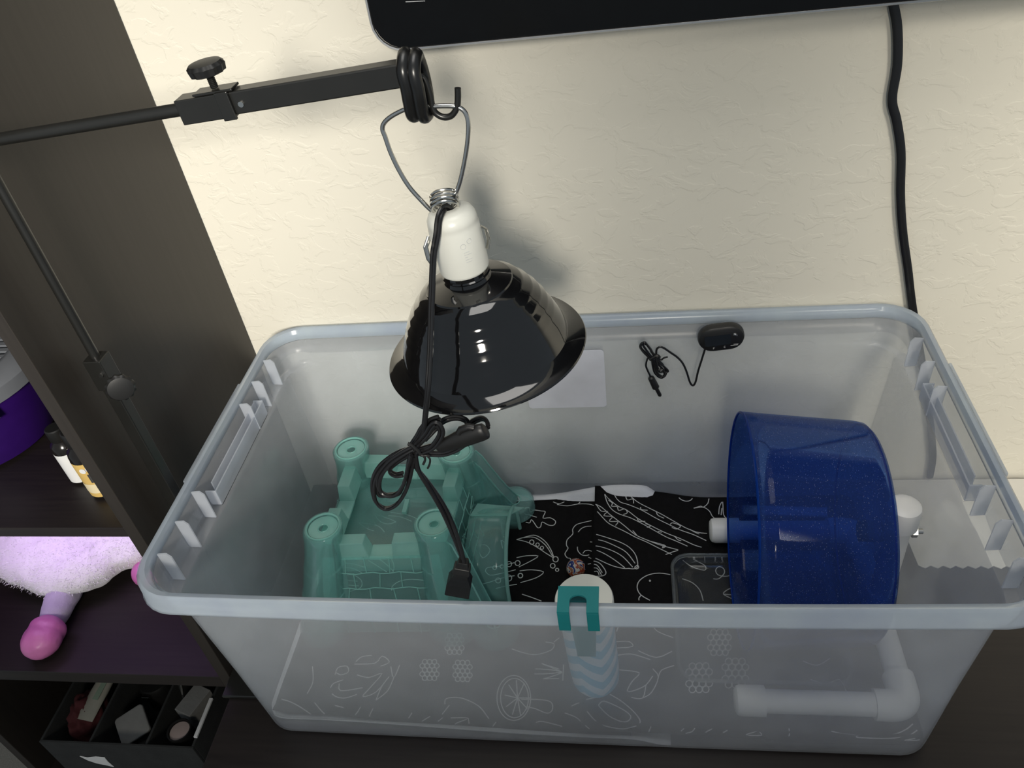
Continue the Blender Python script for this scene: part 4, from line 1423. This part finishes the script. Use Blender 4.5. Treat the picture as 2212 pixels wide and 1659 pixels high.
# wire bail and coil spring
bail = [(488, 1196), (440, 1160), (390, 1110), (310, 1020), (245, 915), (190, 800), (155, 700), (137, 648), (150, 605), (200, 562), (290, 518), (370, 505), (450, 503), (520, 500), (600, 503), (650, 525), (678, 570), (686, 640), (678, 750), (660, 860), (632, 985), (600, 1070), (560, 1150)]
MB().tube(catmull([ch(x, y, LY) for x, y in bail], 6), 0.0018, 10).build('wire_hanger', 'steel', lm, smooth=True)
cc = ch(533, 1105, LY)
hx = []
cd = Vector((0.10, -0.75, -0.62)).normalized()
cu_ = cd.orthogonal().normalized()
cw = cd.cross(cu_)
for i in range(105):
    a = 2 * math.pi * i / 26
    hx.append(cc + cu_ * 0.0105 * math.cos(a) + cw * 0.0105 * math.sin(a) + cd * (-0.006 + 0.0032 * i / 26))
MB().tube(hx, 0.0013, 8).build('coil_spring', 'steel', lm, smooth=True)
MB().tube([L3(0, 0, 0.1395), L3(0, 0, 0.1440)], 0.0035, 14).tube([L3(0, 0, 0.144), L3(0, 0, 0.146)], 0.005, 6).build('top_screw', 'steel', lm)


# twin-lead cord, knotted bundle, inline switch, plug
def twin(name, pix, ydep, parent=lm, n=7, r=0.0017, sep=0.0015, twist=0.0, raw=None, lead=()):
    pts = catmull(list(lead) + [at_y(x, y, d) for (x, y), d in zip(pix, ydep)], n)
    mb = MB()
    A, B = [], []
    for i, p in enumerate(pts):
        t = (pts[min(i + 1, len(pts) - 1)] - pts[max(i - 1, 0)]).normalized()
        s1 = t.cross(Vector((0, 1, 0)))
        s1 = s1.normalized() if s1.length > 1e-6 else Vector((1, 0, 0))
        s2 = t.cross(s1)
        ang = twist * i / len(pts)
        s_ = s1 * math.cos(ang) + s2 * math.sin(ang)
        A.append(p + s_ * sep)
        B.append(p - s_ * sep)
    mb.tube(A, r, 8).tube(B, r, 8)
    return mb.build(name, 'cord', parent, smooth=True, fix=False)


KY = -0.1725
CORD0 = [L3(0.002, -0.001, 0.1370), L3(-0.0005, -0.0070, 0.1440), L3(-0.0045, -0.0165, 0.1410), L3(-0.0080, -0.0240, 0.1300)]
twin('cord', [(940, 530), (936, 560), (932, 660), (929, 760), (924, 840), (918, 905), (912, 935), (893, 966), (878, 985)],
     [LY - 0.029, LY - 0.034, LY - 0.060, LY - 0.084, LY - 0.099, KY, KY, KY, KY], twist=1.4, lead=CORD0)


def ce(x, y):
    return (CE[0] + x / CE[2], CE[1] + y / CE[2])


loops_ = [
    ([(1085, 200), (1000, 215), (900, 265), (800, 350), (745, 450), (735, 560), (760, 650), (820, 700), (880, 700), (950, 655), (1010, 560), (1050, 440), (1070, 330), (1085, 250)], 0.000),
    ([(1070, 190), (980, 240), (880, 310), (805, 400), (780, 490), (800, 560), (860, 595), (930, 585), (985, 520), (1015, 430), (1035, 330), (1060, 240)], -0.005),
    ([(1060, 215), (930, 260), (830, 340), (770, 440), (760, 540), (790, 590), (870, 590), (960, 570), (1000, 480), (1040, 380), (1075, 260)], 0.005),
    ([(1040, 240), (950, 290), (880, 350), (880, 390), (930, 420), (990, 410)], 0.008),
]
for lpx, dy in loops_:
    twin('cord_loop', [ce(x, y) for x, y in lpx], [KY + dy * (0.4 + 0.6 * abs(math.sin(i * 0.7))) for i in range(len(lpx))], n=5, twist=2.0)
twin('cord_loop', [ce(x, y) for x, y in [(1080, 190), (1150, 120), (1200, 60), (1230, 10), (1270, -20), (1310, 20), (1315, 70), (1285, 130), (1230, 190), (1130, 230)]], [KY - 0.002] * 10, n=5)
twin('cord_loop', [ce(x, y) for x, y in [(1060, 180), (1120, 90), (1160, 20), (1220, -40), (1300, -70)]], [KY + 0.003] * 5, n=5)
twin('cord_loop', [ce(x, y) for x, y in [(1090, 215), (1150, 200), (1220, 180), (1290, 160)]], [KY - 0.001] * 4, n=5)
twin('cord_loop', [ce(x, y) for x, y in [(1090, 225), (1200, 235), (1330, 238), (1430, 205), (1510, 155)]], [KY + 0.004] * 5, n=5)
twin('cord_loop', [(1055, 922), (1050, 908), (1038, 904), (1020, 912), (1013, 924)], [KY + 0.010, KY + 0.018, KY + 0.024, KY + 0.026, KY + 0.022], n=5)
twin('cord_loop', [(1012, 922), (1006, 908), (985, 902), (960, 908), (940, 925), (915, 950)], [KY + 0.012, KY + 0.018, KY + 0.020, KY + 0.018, KY + 0.010, KY + 0.002], n=5)
# inline switch
a, b_ = at_y(945, 966, KY + 0.001), at_y(1050, 930, KY + 0.001)
sd = (b_ - a).normalized()
su = sd.cross(Vector((0, 1, 0))).normalized()
if su.z < 0:
    su = -su
sm = Matrix((sd, Vector((0, 1, 0)), su)).transposed().to_4x4()
sm.translation = a
sl = (b_ - a).length
sw = MB().loft([[sm @ Vector((x, y * k, z * k)) for y, z in [(0.0055 * math.cos(t), 0.0085 * math.sin(t)) for t in [2 * math.pi * i / 20 for i in range(20)]]] for x, k in ((0, 0.62), (0.002, 0.78), (sl * 0.3, 0.85), (sl * 0.45, 1.0), (sl * 0.9, 1.0), (sl * 0.98, 0.9), (sl, 0.72))], cap0=True, cap1=True).build('inline_switch', 'black_plastic', lm, smooth=True, angle=45)
MB().tube([sm @ Vector((sl * 0.55, -0.001, 0.0075)), sm @ Vector((sl * 0.62, -0.001, 0.0102)), sm @ Vector((sl * 0.78, -0.001, 0.0102)), sm @ Vector((sl * 0.85, -0.001, 0.0075))], 0.0030, 10).build('switch_slider', 'black_plastic', sw, smooth=True)
MB().tube(catmull([at_y(*ce(x, y), KY - 0.0065) for x, y in [(1030, 150), (1065, 165), (1110, 205), (1140, 245)]], 5), 0.0014, 8).tube(catmull([at_y(*ce(x, y), KY - 0.004) for x, y in [(1130, 240), (1170, 262), (1178, 290), (1162, 328)]], 5), 0.0011, 6).tube(catmull([at_y(*ce(x, y), KY - 0.004) for x, y in [(1140, 255), (1190, 255), (1220, 285), (1215, 330), (1200, 362)]], 5), 0.0009, 6).build('wire_tie', 'black_plastic', lm, smooth=True)
twin('plug_cord', [ce(x, y) for x, y in [(1075, 230), (1090, 300), (1120, 380), (1190, 480), (1270, 600), (1340, 720), (1400, 850), (1450, 980), (1490, 1100), (1510, 1165)]], [KY] * 10, n=6, twist=4.5, r=0.0021, sep=0.0019)
p0, p1 = at_y(*ce(1505, 1150), KY), at_y(*ce(1455, 1420), KY)
pd = (p1 - p0).normalized()
ps = pd.cross(Vector((0, 1, 0))).normalized()
pn = Vector((0, 1, 0))
pl = (p1 - p0).length


def plg(t, w_, d_):
    return [p0 + pd * (pl * t) + ps * a * w_ + pn * b * d_ for a, b in ((-1, -1), (1, -1), (1, 1), (-1, 1))]


pb = MB().loft([plg(0.0, 0.0045, 0.004), plg(0.16, 0.0062, 0.0045), plg(0.165, 0.0074, 0.005), plg(0.30, 0.0085, 0.0055), plg(0.36, 0.0066, 0.005), plg(0.44, 0.0078, 0.0055), plg(0.50, 0.0095, 0.0065), plg(0.62, 0.0118, 0.0078), plg(0.92, 0.0122, 0.0080), plg(0.97, 0.0108, 0.007)], cap0=True, cap1=True).build('plug', 'black_plastic', lm, bevel=0.0012)
for sgn in (-1, 1):
    q = p0 + pd * (pl * 0.965) + ps * sgn * 0.0035
    MB().tube([q, q + pd * 0.008], 0.0022, 8, flat=0.35).build('prong', 'steel', pb)

# ================================================================== white packet lying on the desk to the right
pk = [at_z(1960, 1049, 0.002), at_z(2420, 1040, 0.002), at_z(2420, 1228, 0.002)]
poly = [Vector((0.4330, 0.2235, 0.0)), Vector((0.80, 0.2235, 0.0)), Vector((0.80, 0.0680, 0.0))]
n = 46
for i in range(n + 1):
    x = 0.795 + (0.440 - 0.795) * i / n
    poly.append(Vector((x, 0.0640 if i % 2 else 0.0685, 0.0)))
MB().prism([p + Vector((0, 0, 0.0006)) for p in poly], (0, 0, 0.0012)).solo('paper_packet', 'paper', 'off-white packet with serrated edge lying on the desk right of the tote', 'packet')

# ================================================================== things on the bookcase shelves
car = thing('pet_carrier', 'deep purple pet carrier with grey slatted lid on the bookcase shelf', 'carrier', (-0.775, 0.035, 0.3005))
ccx, ccy = -0.775, 0.035


def oval(r, z, k=0.82):
    return [Vector((ccx + r * math.cos(a), ccy + r * k * math.sin(a), z)) for a in [2 * math.pi * i / 56 for i in range(56)]]


MB().loft([oval(0.105, 0.3005), oval(0.114, 0.304), oval(0.122, 0.325), oval(0.131, 0.360), oval(0.138, 0.398)], cap0=True, cap1=True).build('tub', 'purple', car, smooth=True, angle=40)
MB().loft([oval(0.1395, 0.392), oval(0.1425, 0.392), oval(0.1430, 0.408), oval(0.138, 0.414), oval(0.124, 0.420), oval(0.118, 0.4205)], cap1=False).build('lid_rim', 'grey_plastic', car, smooth=True, angle=40, solid=0.002)
for i in range(15):
    y = -0.085 + i * 0.0125
    hw = 0.119 * math.sqrt(max(0.0, 1 - (y / (0.119 * 0.82)) ** 2))
    if hw > 0.02:
        MB().box(ccx - hw, ccx + hw, ccy + y - 0.0030, ccy + y + 0.0030, 0.4170, 0.4215).build('lid_slat', 'grey_plastic', car)
MB().loft([oval(0.119, 0.4160), oval(0.119, 0.4165)], cap0=True, cap1=True).build('lid_screen', 'black_plastic', car)
an = -0.62
la = Vector((math.cos(an), math.sin(an) * 0.82, 0)).normalized()
lt_ = Vector((-la.y, la.x, 0))
lc = Vector((ccx + 0.1435 * math.cos(an), ccy + 0.1435 * 0.82 * math.sin(an), 0.3900))
lm4 = Matrix((lt_, la, Vector((0, 0, 1)))).transposed().to_4x4()
lm4.translation = lc
latch = MB().box(-0.016, 0.016, -0.001, 0.003, -0.014, 0.012, lm4).build('latch_tab', 'grey_plastic', car, bevel=0.0008)
MB().tube([lm4 @ Vector((0, 0.0028, -0.004)), lm4 @ Vector((0, 0.0036, -0.004))], 0.0045, 16).build('latch_hole', 'purple', latch)


def small_bottle(name, label, c, r, h, lab_mat, extra=None, group=None):
    t = thing(name, label, 'bottle', (c[0], c[1], 0.3005))
    z = 0.3005
    MB().lathe([(0.0, z), (r * 0.94, z), (r, z + 0.003), (r, z + h * 0.66), (r * 0.92, z + h * 0.72), (r * 0.60, z + h * 0.78), (r * 0.60, z + h * 0.80)], 32, (c[0], c[1], 0)).build('glass_body', 'bottle_dark', t, smooth=True, angle=40)
    MB().lathe([(r * 0.66, z + h * 0.79), (r * 0.70, z + h * 0.80), (r * 0.70, z + h * 0.985), (r * 0.62, z + h), (0.0, z + h)], 32, (c[0], c[1], 0)).build('screw_cap', 'black_plastic', t, smooth=True, angle=40)
    if lab_mat:
        lb = MB().lathe([(r + 0.0004, z + h * 0.05), (r + 0.0004, z + h * 0.60)], 32, (c[0], c[1], 0)).build('paper_label', lab_mat, t, smooth=True)
        if extra == 'bars':
            for k in range(9):
                a = -1.35 + k * 0.085
                MB().box(-0.0005 - 0.0003 * (k % 2), 0.0005, -0.0001, 0.0001, z + h * 0.30, z + h * 0.44, Matrix.Translation((c[0] + (r + 0.0007) * math.cos(a), c[1] + (r + 0.0007) * math.sin(a), 0)) @ Matrix.Rotation(a + math.pi / 2, 4, 'Z')).build('barcode_bar', 'bars', lb)
            for a, zz, mt in ((-1.50, 0.50, 'label_white'), (-1.10, 0.52, 'label_white')):
                pc_ = Vector((c[0] + (r + 0.0006) * math.cos(a), c[1] + (r + 0.0006) * math.sin(a), z + h * zz))
                nn = Vector((math.cos(a), math.sin(a), 0))
                MB().tube([pc_, pc_ + nn * 0.0003], 0.0036, 14).build('round_emblem', mt, lb)
            MB().lathe([(r + 0.0007, z + h * 0.12), (r + 0.0007, z + h * 0.27)], 32, (c[0], c[1], 0)).build('text_band', 'label_cream', lb, smooth=True)
    return t


small_bottle('dropper_bottle', 'dark bottle with plain white label on the bookcase shelf', (-0.567, -0.042, 0), 0.0145, 0.078, 'label_white')
small_bottle('dropper_bottle', 'dark bottle with yellow barcode label nearest the shelf edge', (-0.5265, -0.062, 0), 0.0175, 0.092, 'label_yellow', 'bars')
small_bottle('dropper_bottle', 'dark unlabelled bottle behind the purple pet carrier', (-0.600, 0.045, 0), 0.020, 0.085, None)
MB().hexa([(-0.640, 0.135, 0.3008), (-0.575, 0.120, 0.3008), (-0.575, 0.150, 0.3008), (-0.640, 0.165, 0.3008)], [(-0.638, 0.137, 0.385), (-0.577, 0.123, 0.378), (-0.577, 0.145, 0.378), (-0.638, 0.160, 0.385)]).solo('white_carton', 'label_white', 'small white carton at the back of the bookcase shelf', 'carton', bevel=0.003)

# --- plush toy lit by the violet strip light
pl_ = thing('plush_toy', 'fluffy white plush toy with pink satin hooves on the bookcase shelf', 'plush toy', (-0.76, 0.05, 0.0005))


def blob(name, parts, mat, parent, disp=0.006, fscale=16, res=0.012, sub=1):
    bm = bmesh.new()
    for (c, rx, ry, rz) in parts:
        m4 = Matrix.Translation(c) @ Matrix.Diagonal((rx, ry, rz, 1))
        bmesh.ops.create_icosphere(bm, subdivisions=4, radius=1.0, matrix=m4)
    me = bpy.data.meshes.new(name)
    bm.to_mesh(me)
    bm.free()
    o = bpy.data.objects.new(name, me)
    COL.objects.link(o)
    md = o.modifiers.new('r', 'REMESH')
    md.mode = 'VOXEL'
    md.voxel_size = res
    md2 = o.modifiers.new('s', 'SMOOTH')
    md2.iterations = 4
    dg = bpy.context.evaluated_depsgraph_get()
    ev = o.evaluated_get(dg)
    me2 = bpy.data.meshes.new_from_object(ev)
    bpy.data.objects.remove(o)
    V = np.empty(len(me2.vertices) * 3)
    me2.vertices.foreach_get('co', V)
    V = V.reshape(-1, 3)
    Nn = np.empty(len(me2.vertices) * 3)
    me2.vertices.foreach_get('normal', Nn)
    Nn = Nn.reshape(-1, 3)
    for i in range(len(V)):
        v = Vector(V[i])
        d = noise.noise(v * fscale) * disp + noise.noise(v * fscale * 3) * disp * 0.5
        V[i] += Nn[i] * d
        V[i, 2] = max(V[i, 2], 0.0006)
    org = ORG[parent.name]
    me2.vertices.foreach_set('co', (V - np.array(org)).ravel())
    me2.polygons.foreach_set('use_smooth', [True] * len(me2.polygons))
    me2.materials.clear()
    me2.materials.append(M[mat])
    me2.name = name
    o = bpy.data.objects.new(name, me2)
    COL.objects.link(o)
    o.parent = parent
    ORG[o.name] = org
    return o, V, Nn


bo, PV, PN = blob('body', [(Vector((-0.80, 0.085, 0.050)), 0.105, 0.100, 0.050), (Vector((-0.70, 0.095, 0.048)), 0.085, 0.075, 0.044), (Vector((-0.765, 0.055, 0.045)), 0.095, 0.080, 0.045), (Vector((-0.66, 0.105, 0.040)), 0.060, 0.060, 0.034), (Vector((-0.81, 0.13, 0.085)), 0.075, 0.060, 0.06)], 'plush', pl_, 0.005, 22, 0.006)
fur = MB()
for i in range(0, len(PV)):
    if PN[i][2] < -0.35:
        continue
    nn = Vector(PN[i]).normalized()
    for rep in range(4):
        p = Vector(PV[i]) + Vector((random.uniform(-1, 1), random.uniform(-1, 1), random.uniform(-1, 1))) * 0.003
        t = Vector((random.uniform(-1, 1), random.uniform(-1, 0.4), random.uniform(-0.6, 0.4)))
        tip = p + (nn * 0.6 + t * 0.8).normalized() * random.uniform(0.002, 0.0045)
        tip.z = max(tip.z, 0.001)
        s_ = nn.cross(t)
        s_ = s_.normalized() * 0.00045 if s_.length > 1e-6 else Vector((0.00045, 0, 0))
        fur.add([p - s_, p + s_, tip], [(0, 1, 2)])
fo = fur.build('fur', 'plush', pl_, fix=False)
fo['kind'] = 'stuff'
lg, _, _ = blob('leg', [(Vector((-0.752, -0.015, 0.026)), 0.021, 0.045, 0.023), (Vector((-0.750, -0.040, 0.024)), 0.019, 0.030, 0.021)], 'plush_leg', pl_, 0.0012, 60, 0.004)
hf, _, _ = blob('hoof', [(Vector((-0.7455, -0.0860, 0.024)), 0.0265, 0.028, 0.0235), (Vector((-0.746, -0.070, 0.024)), 0.0255, 0.018, 0.0235)], 'plush_pink', pl_, 0.0008, 90, 0.003)
hf2, _, _ = blob('hoof', [(Vector((-0.644, 0.030, 0.022)), 0.022, 0.022, 0.022)], 'plush_pink', pl_, 0.0008, 90, 0.004)
tm = MB()
for i in range(70):
    p = Vector((random.uniform(-0.86, -0.70), random.uniform(0.10, 0.16), 0.10 + random.uniform(-0.012, 0.03)))
    d = Vector((random.uniform(-0.02, 0.02), random.uniform(-0.03, 0.0), random.uniform(-0.006, 0.012)))
    tm.tube([p, p + d * 0.5 + Vector((0, 0, 0.005)), p + d], [0.0022, 0.0020, 0.0006], 5)
mn_ = tm.build('mane', pmat('dark_teal_yarn', (0.02, 0.06, 0.06), 0.9), pl_, fix=False)
mn_['kind'] = 'stuff'

# --- charcoal organiser in the lower cubby, and what lies in it
OX0, OX1, OY0, OY1, OZ0, OZ1 = -0.848, -0.592, -0.124, 0.150, -0.3298, -0.198
ob = thing('desk_organizer', 'charcoal felt organiser with three compartments in the lower cubby', 'organizer', ((OX0 + OX1) / 2, 0.0, OZ0))
T_ = 0.004
MB().box(OX0, OX1, OY0, OY0 + T_, OZ0, OZ1).build('front_wall', 'bin', ob, bevel=0.0008)
MB().box(OX0, OX1, OY1 - T_, OY1, OZ0, OZ1).build('back_wall', 'bin', ob, bevel=0.0008)
for x in (OX0, OX1 - T_):
    MB().box(x, x + T_, OY0 + T_ + 0.0002, OY1 - T_ - 0.0002, OZ0, OZ1).build('side_wall', 'bin', ob, bevel=0.0008)
for x in (-0.7680, -0.6740):
    MB().box(x, x + T_, OY0 + T_ + 0.0002, OY1 - T_ - 0.0002, -0.2778, OZ1 - 0.003).build('divider', 'bin', ob, bevel=0.0008)
MB().box(OX0 + T_, OX1 - T_, OY0 + T_, OY1 - T_, -0.282, -0.278).build('floor_panel', 'bin', ob)
FZ = -0.2778


def cloth_lump(name, mat, label, cat, c, rx, ry, rz, disp):
    bm = bmesh.new()
    bmesh.ops.create_icosphere(bm, subdivisions=4, radius=1.0)
    for v in bm.verts:
        n_ = v.co.copy()
        k = 1 + noise.noise(n_ * 3.1 + Vector(c) * 30) * disp
        v.co = Vector((n_.x * rx * k, n_.y * ry * k, max(0.0, (n_.z + 0.8) * rz * k)))
    me = bpy.data.meshes.new(name)
    bm.to_mesh(me)
    bm.free()
    me.polygons.foreach_set('use_smooth', [True] * len(me.polygons))
    me.materials.append(M[mat])
    o = bpy.data.objects.new(name, me)
    o.location = c
    COL.objects.link(o)
    return tag(o, label, cat)


cloth_lump('cloth_pouch', 'red_cloth', 'dark red cloth bundle in the organiser', 'pouch', (-0.815, -0.060, FZ), 0.026, 0.040, 0.045, 0.25)
cloth_lump('drawstring_pouch', 'blue_cloth', 'dark blue pouch at the back of the organiser', 'pouch', (-0.730, 0.050, FZ), 0.033, 0.045, 0.052, 0.2)
tb = thing('squeeze_tube', 'cream squeeze tube with pale green print leaning in the organiser', 'tube', (-0.790, -0.055, FZ))
a, b_ = Vector((-0.800, -0.082, FZ + 0.070)), Vector((-0.786, 0.010, FZ + 0.084))
tv_ = (b_ - a).normalized()
tx_ = tv_.cross(Vector((0, 0, 1))).normalized()
tz_ = tx_.cross(tv_)
secs = []
for t, w_, d_ in ((0.0, 0.0165, 0.0012), (0.12, 0.0165, 0.004), (0.5, 0.0150, 0.009), (0.8, 0.0125, 0.0115), (0.86, 0.006, 0.006), (1.0, 0.006, 0.006)):
    c = a.lerp(b_, t)
    secs.append([c + tx_ * w_ * math.cos(q_) + tz_ * d_ * math.sin(q_) for q_ in [2 * math.pi * i / 20 for i in range(20)]])
MB().loft(secs[:4], cap0=True, cap1=True).build('tube_body', 'cream', tb, smooth=True)
MB().loft(secs[4:], cap0=True, cap1=True).build('tube_cap', 'label_white', tb, smooth=True)
c = a.lerp(b_, 0.45) + tz_ * 0.0090
MB().add and None
gp = MB()
gp.hexa([c + tx_ * x + tv_ * y for x, y in ((0.002, -0.012), (0.012, -0.012), (0.011, 0.018), (0.002, 0.018))], [c + tx_ * x + tv_ * y + tz_ * 0.0006 for x, y in ((0.002, -0.012), (0.012, -0.012), (0.011, 0.018), (0.002, 0.018))])
gp.build('printed_panel', 'green_print', tb)
cp = thing('compact_case', 'round black compact with silver catch in the organiser', 'compact', (-0.722, 0.0, FZ))
MB().lathe([(0.0, 0), (0.024, 0), (0.026, 0.003), (0.026, 0.050), (0.023, 0.056), (0.0, 0.058)], 36, (-0.724, -0.002, FZ)).build('case', 'black_plastic', cp, smooth=True, angle=40)
MB().box(-0.733, -0.719, -0.0335, -0.0285, FZ + 0.048, FZ + 0.054).build('catch', 'steel', cp, bevel=0.001)
pdm = Matrix.Translation((-0.7205, -0.080, FZ + 0.055)) @ Matrix.Rotation(0.35, 4, 'X') @ Matrix.Rotation(0.62, 4, 'Z')
lpq = [pdm @ p for p in rrect(0.024, 0.024, 0.006, 0.0)]
lpq2 = [pdm @ (p + Vector((0, 0, 0.007))) for p in rrect(0.024, 0.024, 0.006, 0.0)]
MB().loft([lpq, lpq2], cap0=True, cap1=True).solo('cotton_pad', 'grey_pad', 'square pale grey pad lying tilted in the middle compartment', 'pad', bevel=0.002)
MB().lathe([(0.0, 0), (0.024, 0), (0.026, 0.003), (0.026, 0.030), (0.023, 0.033), (0.0, 0.034)], 36, (-0.712, -0.078, FZ)).solo('round_tin', 'bin', 'round dark tin under the grey pad', 'tin', smooth=True)
wr = MB()
for i in range(5):
    c = Vector((-0.690, 0.030 + i * 0.004, FZ + 0.062 + 0.004 * i))
    wr.tube([c + Vector((0.012 * math.cos(t + i), 0.016 * math.sin(t), 0.006 * math.sin(2 * t + i))) for t in [2 * math.pi * k / 24 for k in range(24)]], 0.0007, 5, closed=True)
wr.solo('chain_necklace', 'steel', 'thin tangled silver chain at the back of the organiser', 'necklace', smooth=True)
cloth_lump('felt_case', 'bin', 'soft dark grey case under the silver chain', 'case', (-0.699, 0.034, FZ), 0.018, 0.030, 0.032, 0.15)
rc = thing('powder_jar', 'small round jar with dusty pink powder in the right compartment', 'jar', (-0.627, -0.098, FZ))
MB().lathe([(0.0, 0), (0.0175, 0), (0.0185, 0.002), (0.0185, 0.080), (0.0165, 0.080), (0.0165, 0.074), (0.0, 0.074)], 32, (-0.627, -0.096, FZ)).build('jar_wall', 'black_plastic', rc, smooth=True, angle=40)
MB().lathe([(0.0, 0.0745), (0.0162, 0.0745), (0.0150, 0.0765), (0.0, 0.077)], 32, (-0.627, -0.096, FZ)).build('powder', 'pinkish', rc, smooth=True)
bx_ = Matrix.Translation((-0.628, -0.045, FZ + 0.002)) @ Matrix.Rotation(-0.35, 4, 'Z')
MB().box(-0.016, 0.016, -0.024, 0.024, 0.0, 0.075, bx_).solo('grey_box', 'grey_pad', 'small grey box standing in the right compartment', 'box', bevel=0.001)
MB().tube([(-0.655, -0.060, FZ), (-0.646, -0.030, FZ + 0.105)], 0.0028, 10).solo('slim_brush', 'steel', 'slim metal handle leaning in the right compartment', 'brush', smooth=True)
MB().box(-0.5965, -0.5910, -0.108, -0.045, OZ1 + 0.0003, OZ1 + 0.0040).solo('white_strip', 'label_white', 'narrow white strip lying on the right edge of the organiser', 'strip', bevel=0.0005)

ps_ = [(172, 1634), (188, 1637), (206, 1635), (226, 1637), (234, 1647), (246, 1657), (228, 1653), (208, 1649), (190, 1643)]
MB().prism([at_y(x, y, OY0 - 0.0012) for x, y in ps_], (0, 0.0008, 0)).solo('paper_scrap', 'label_white', 'torn scrap of white paper stuck to the front of the organiser', 'paper')
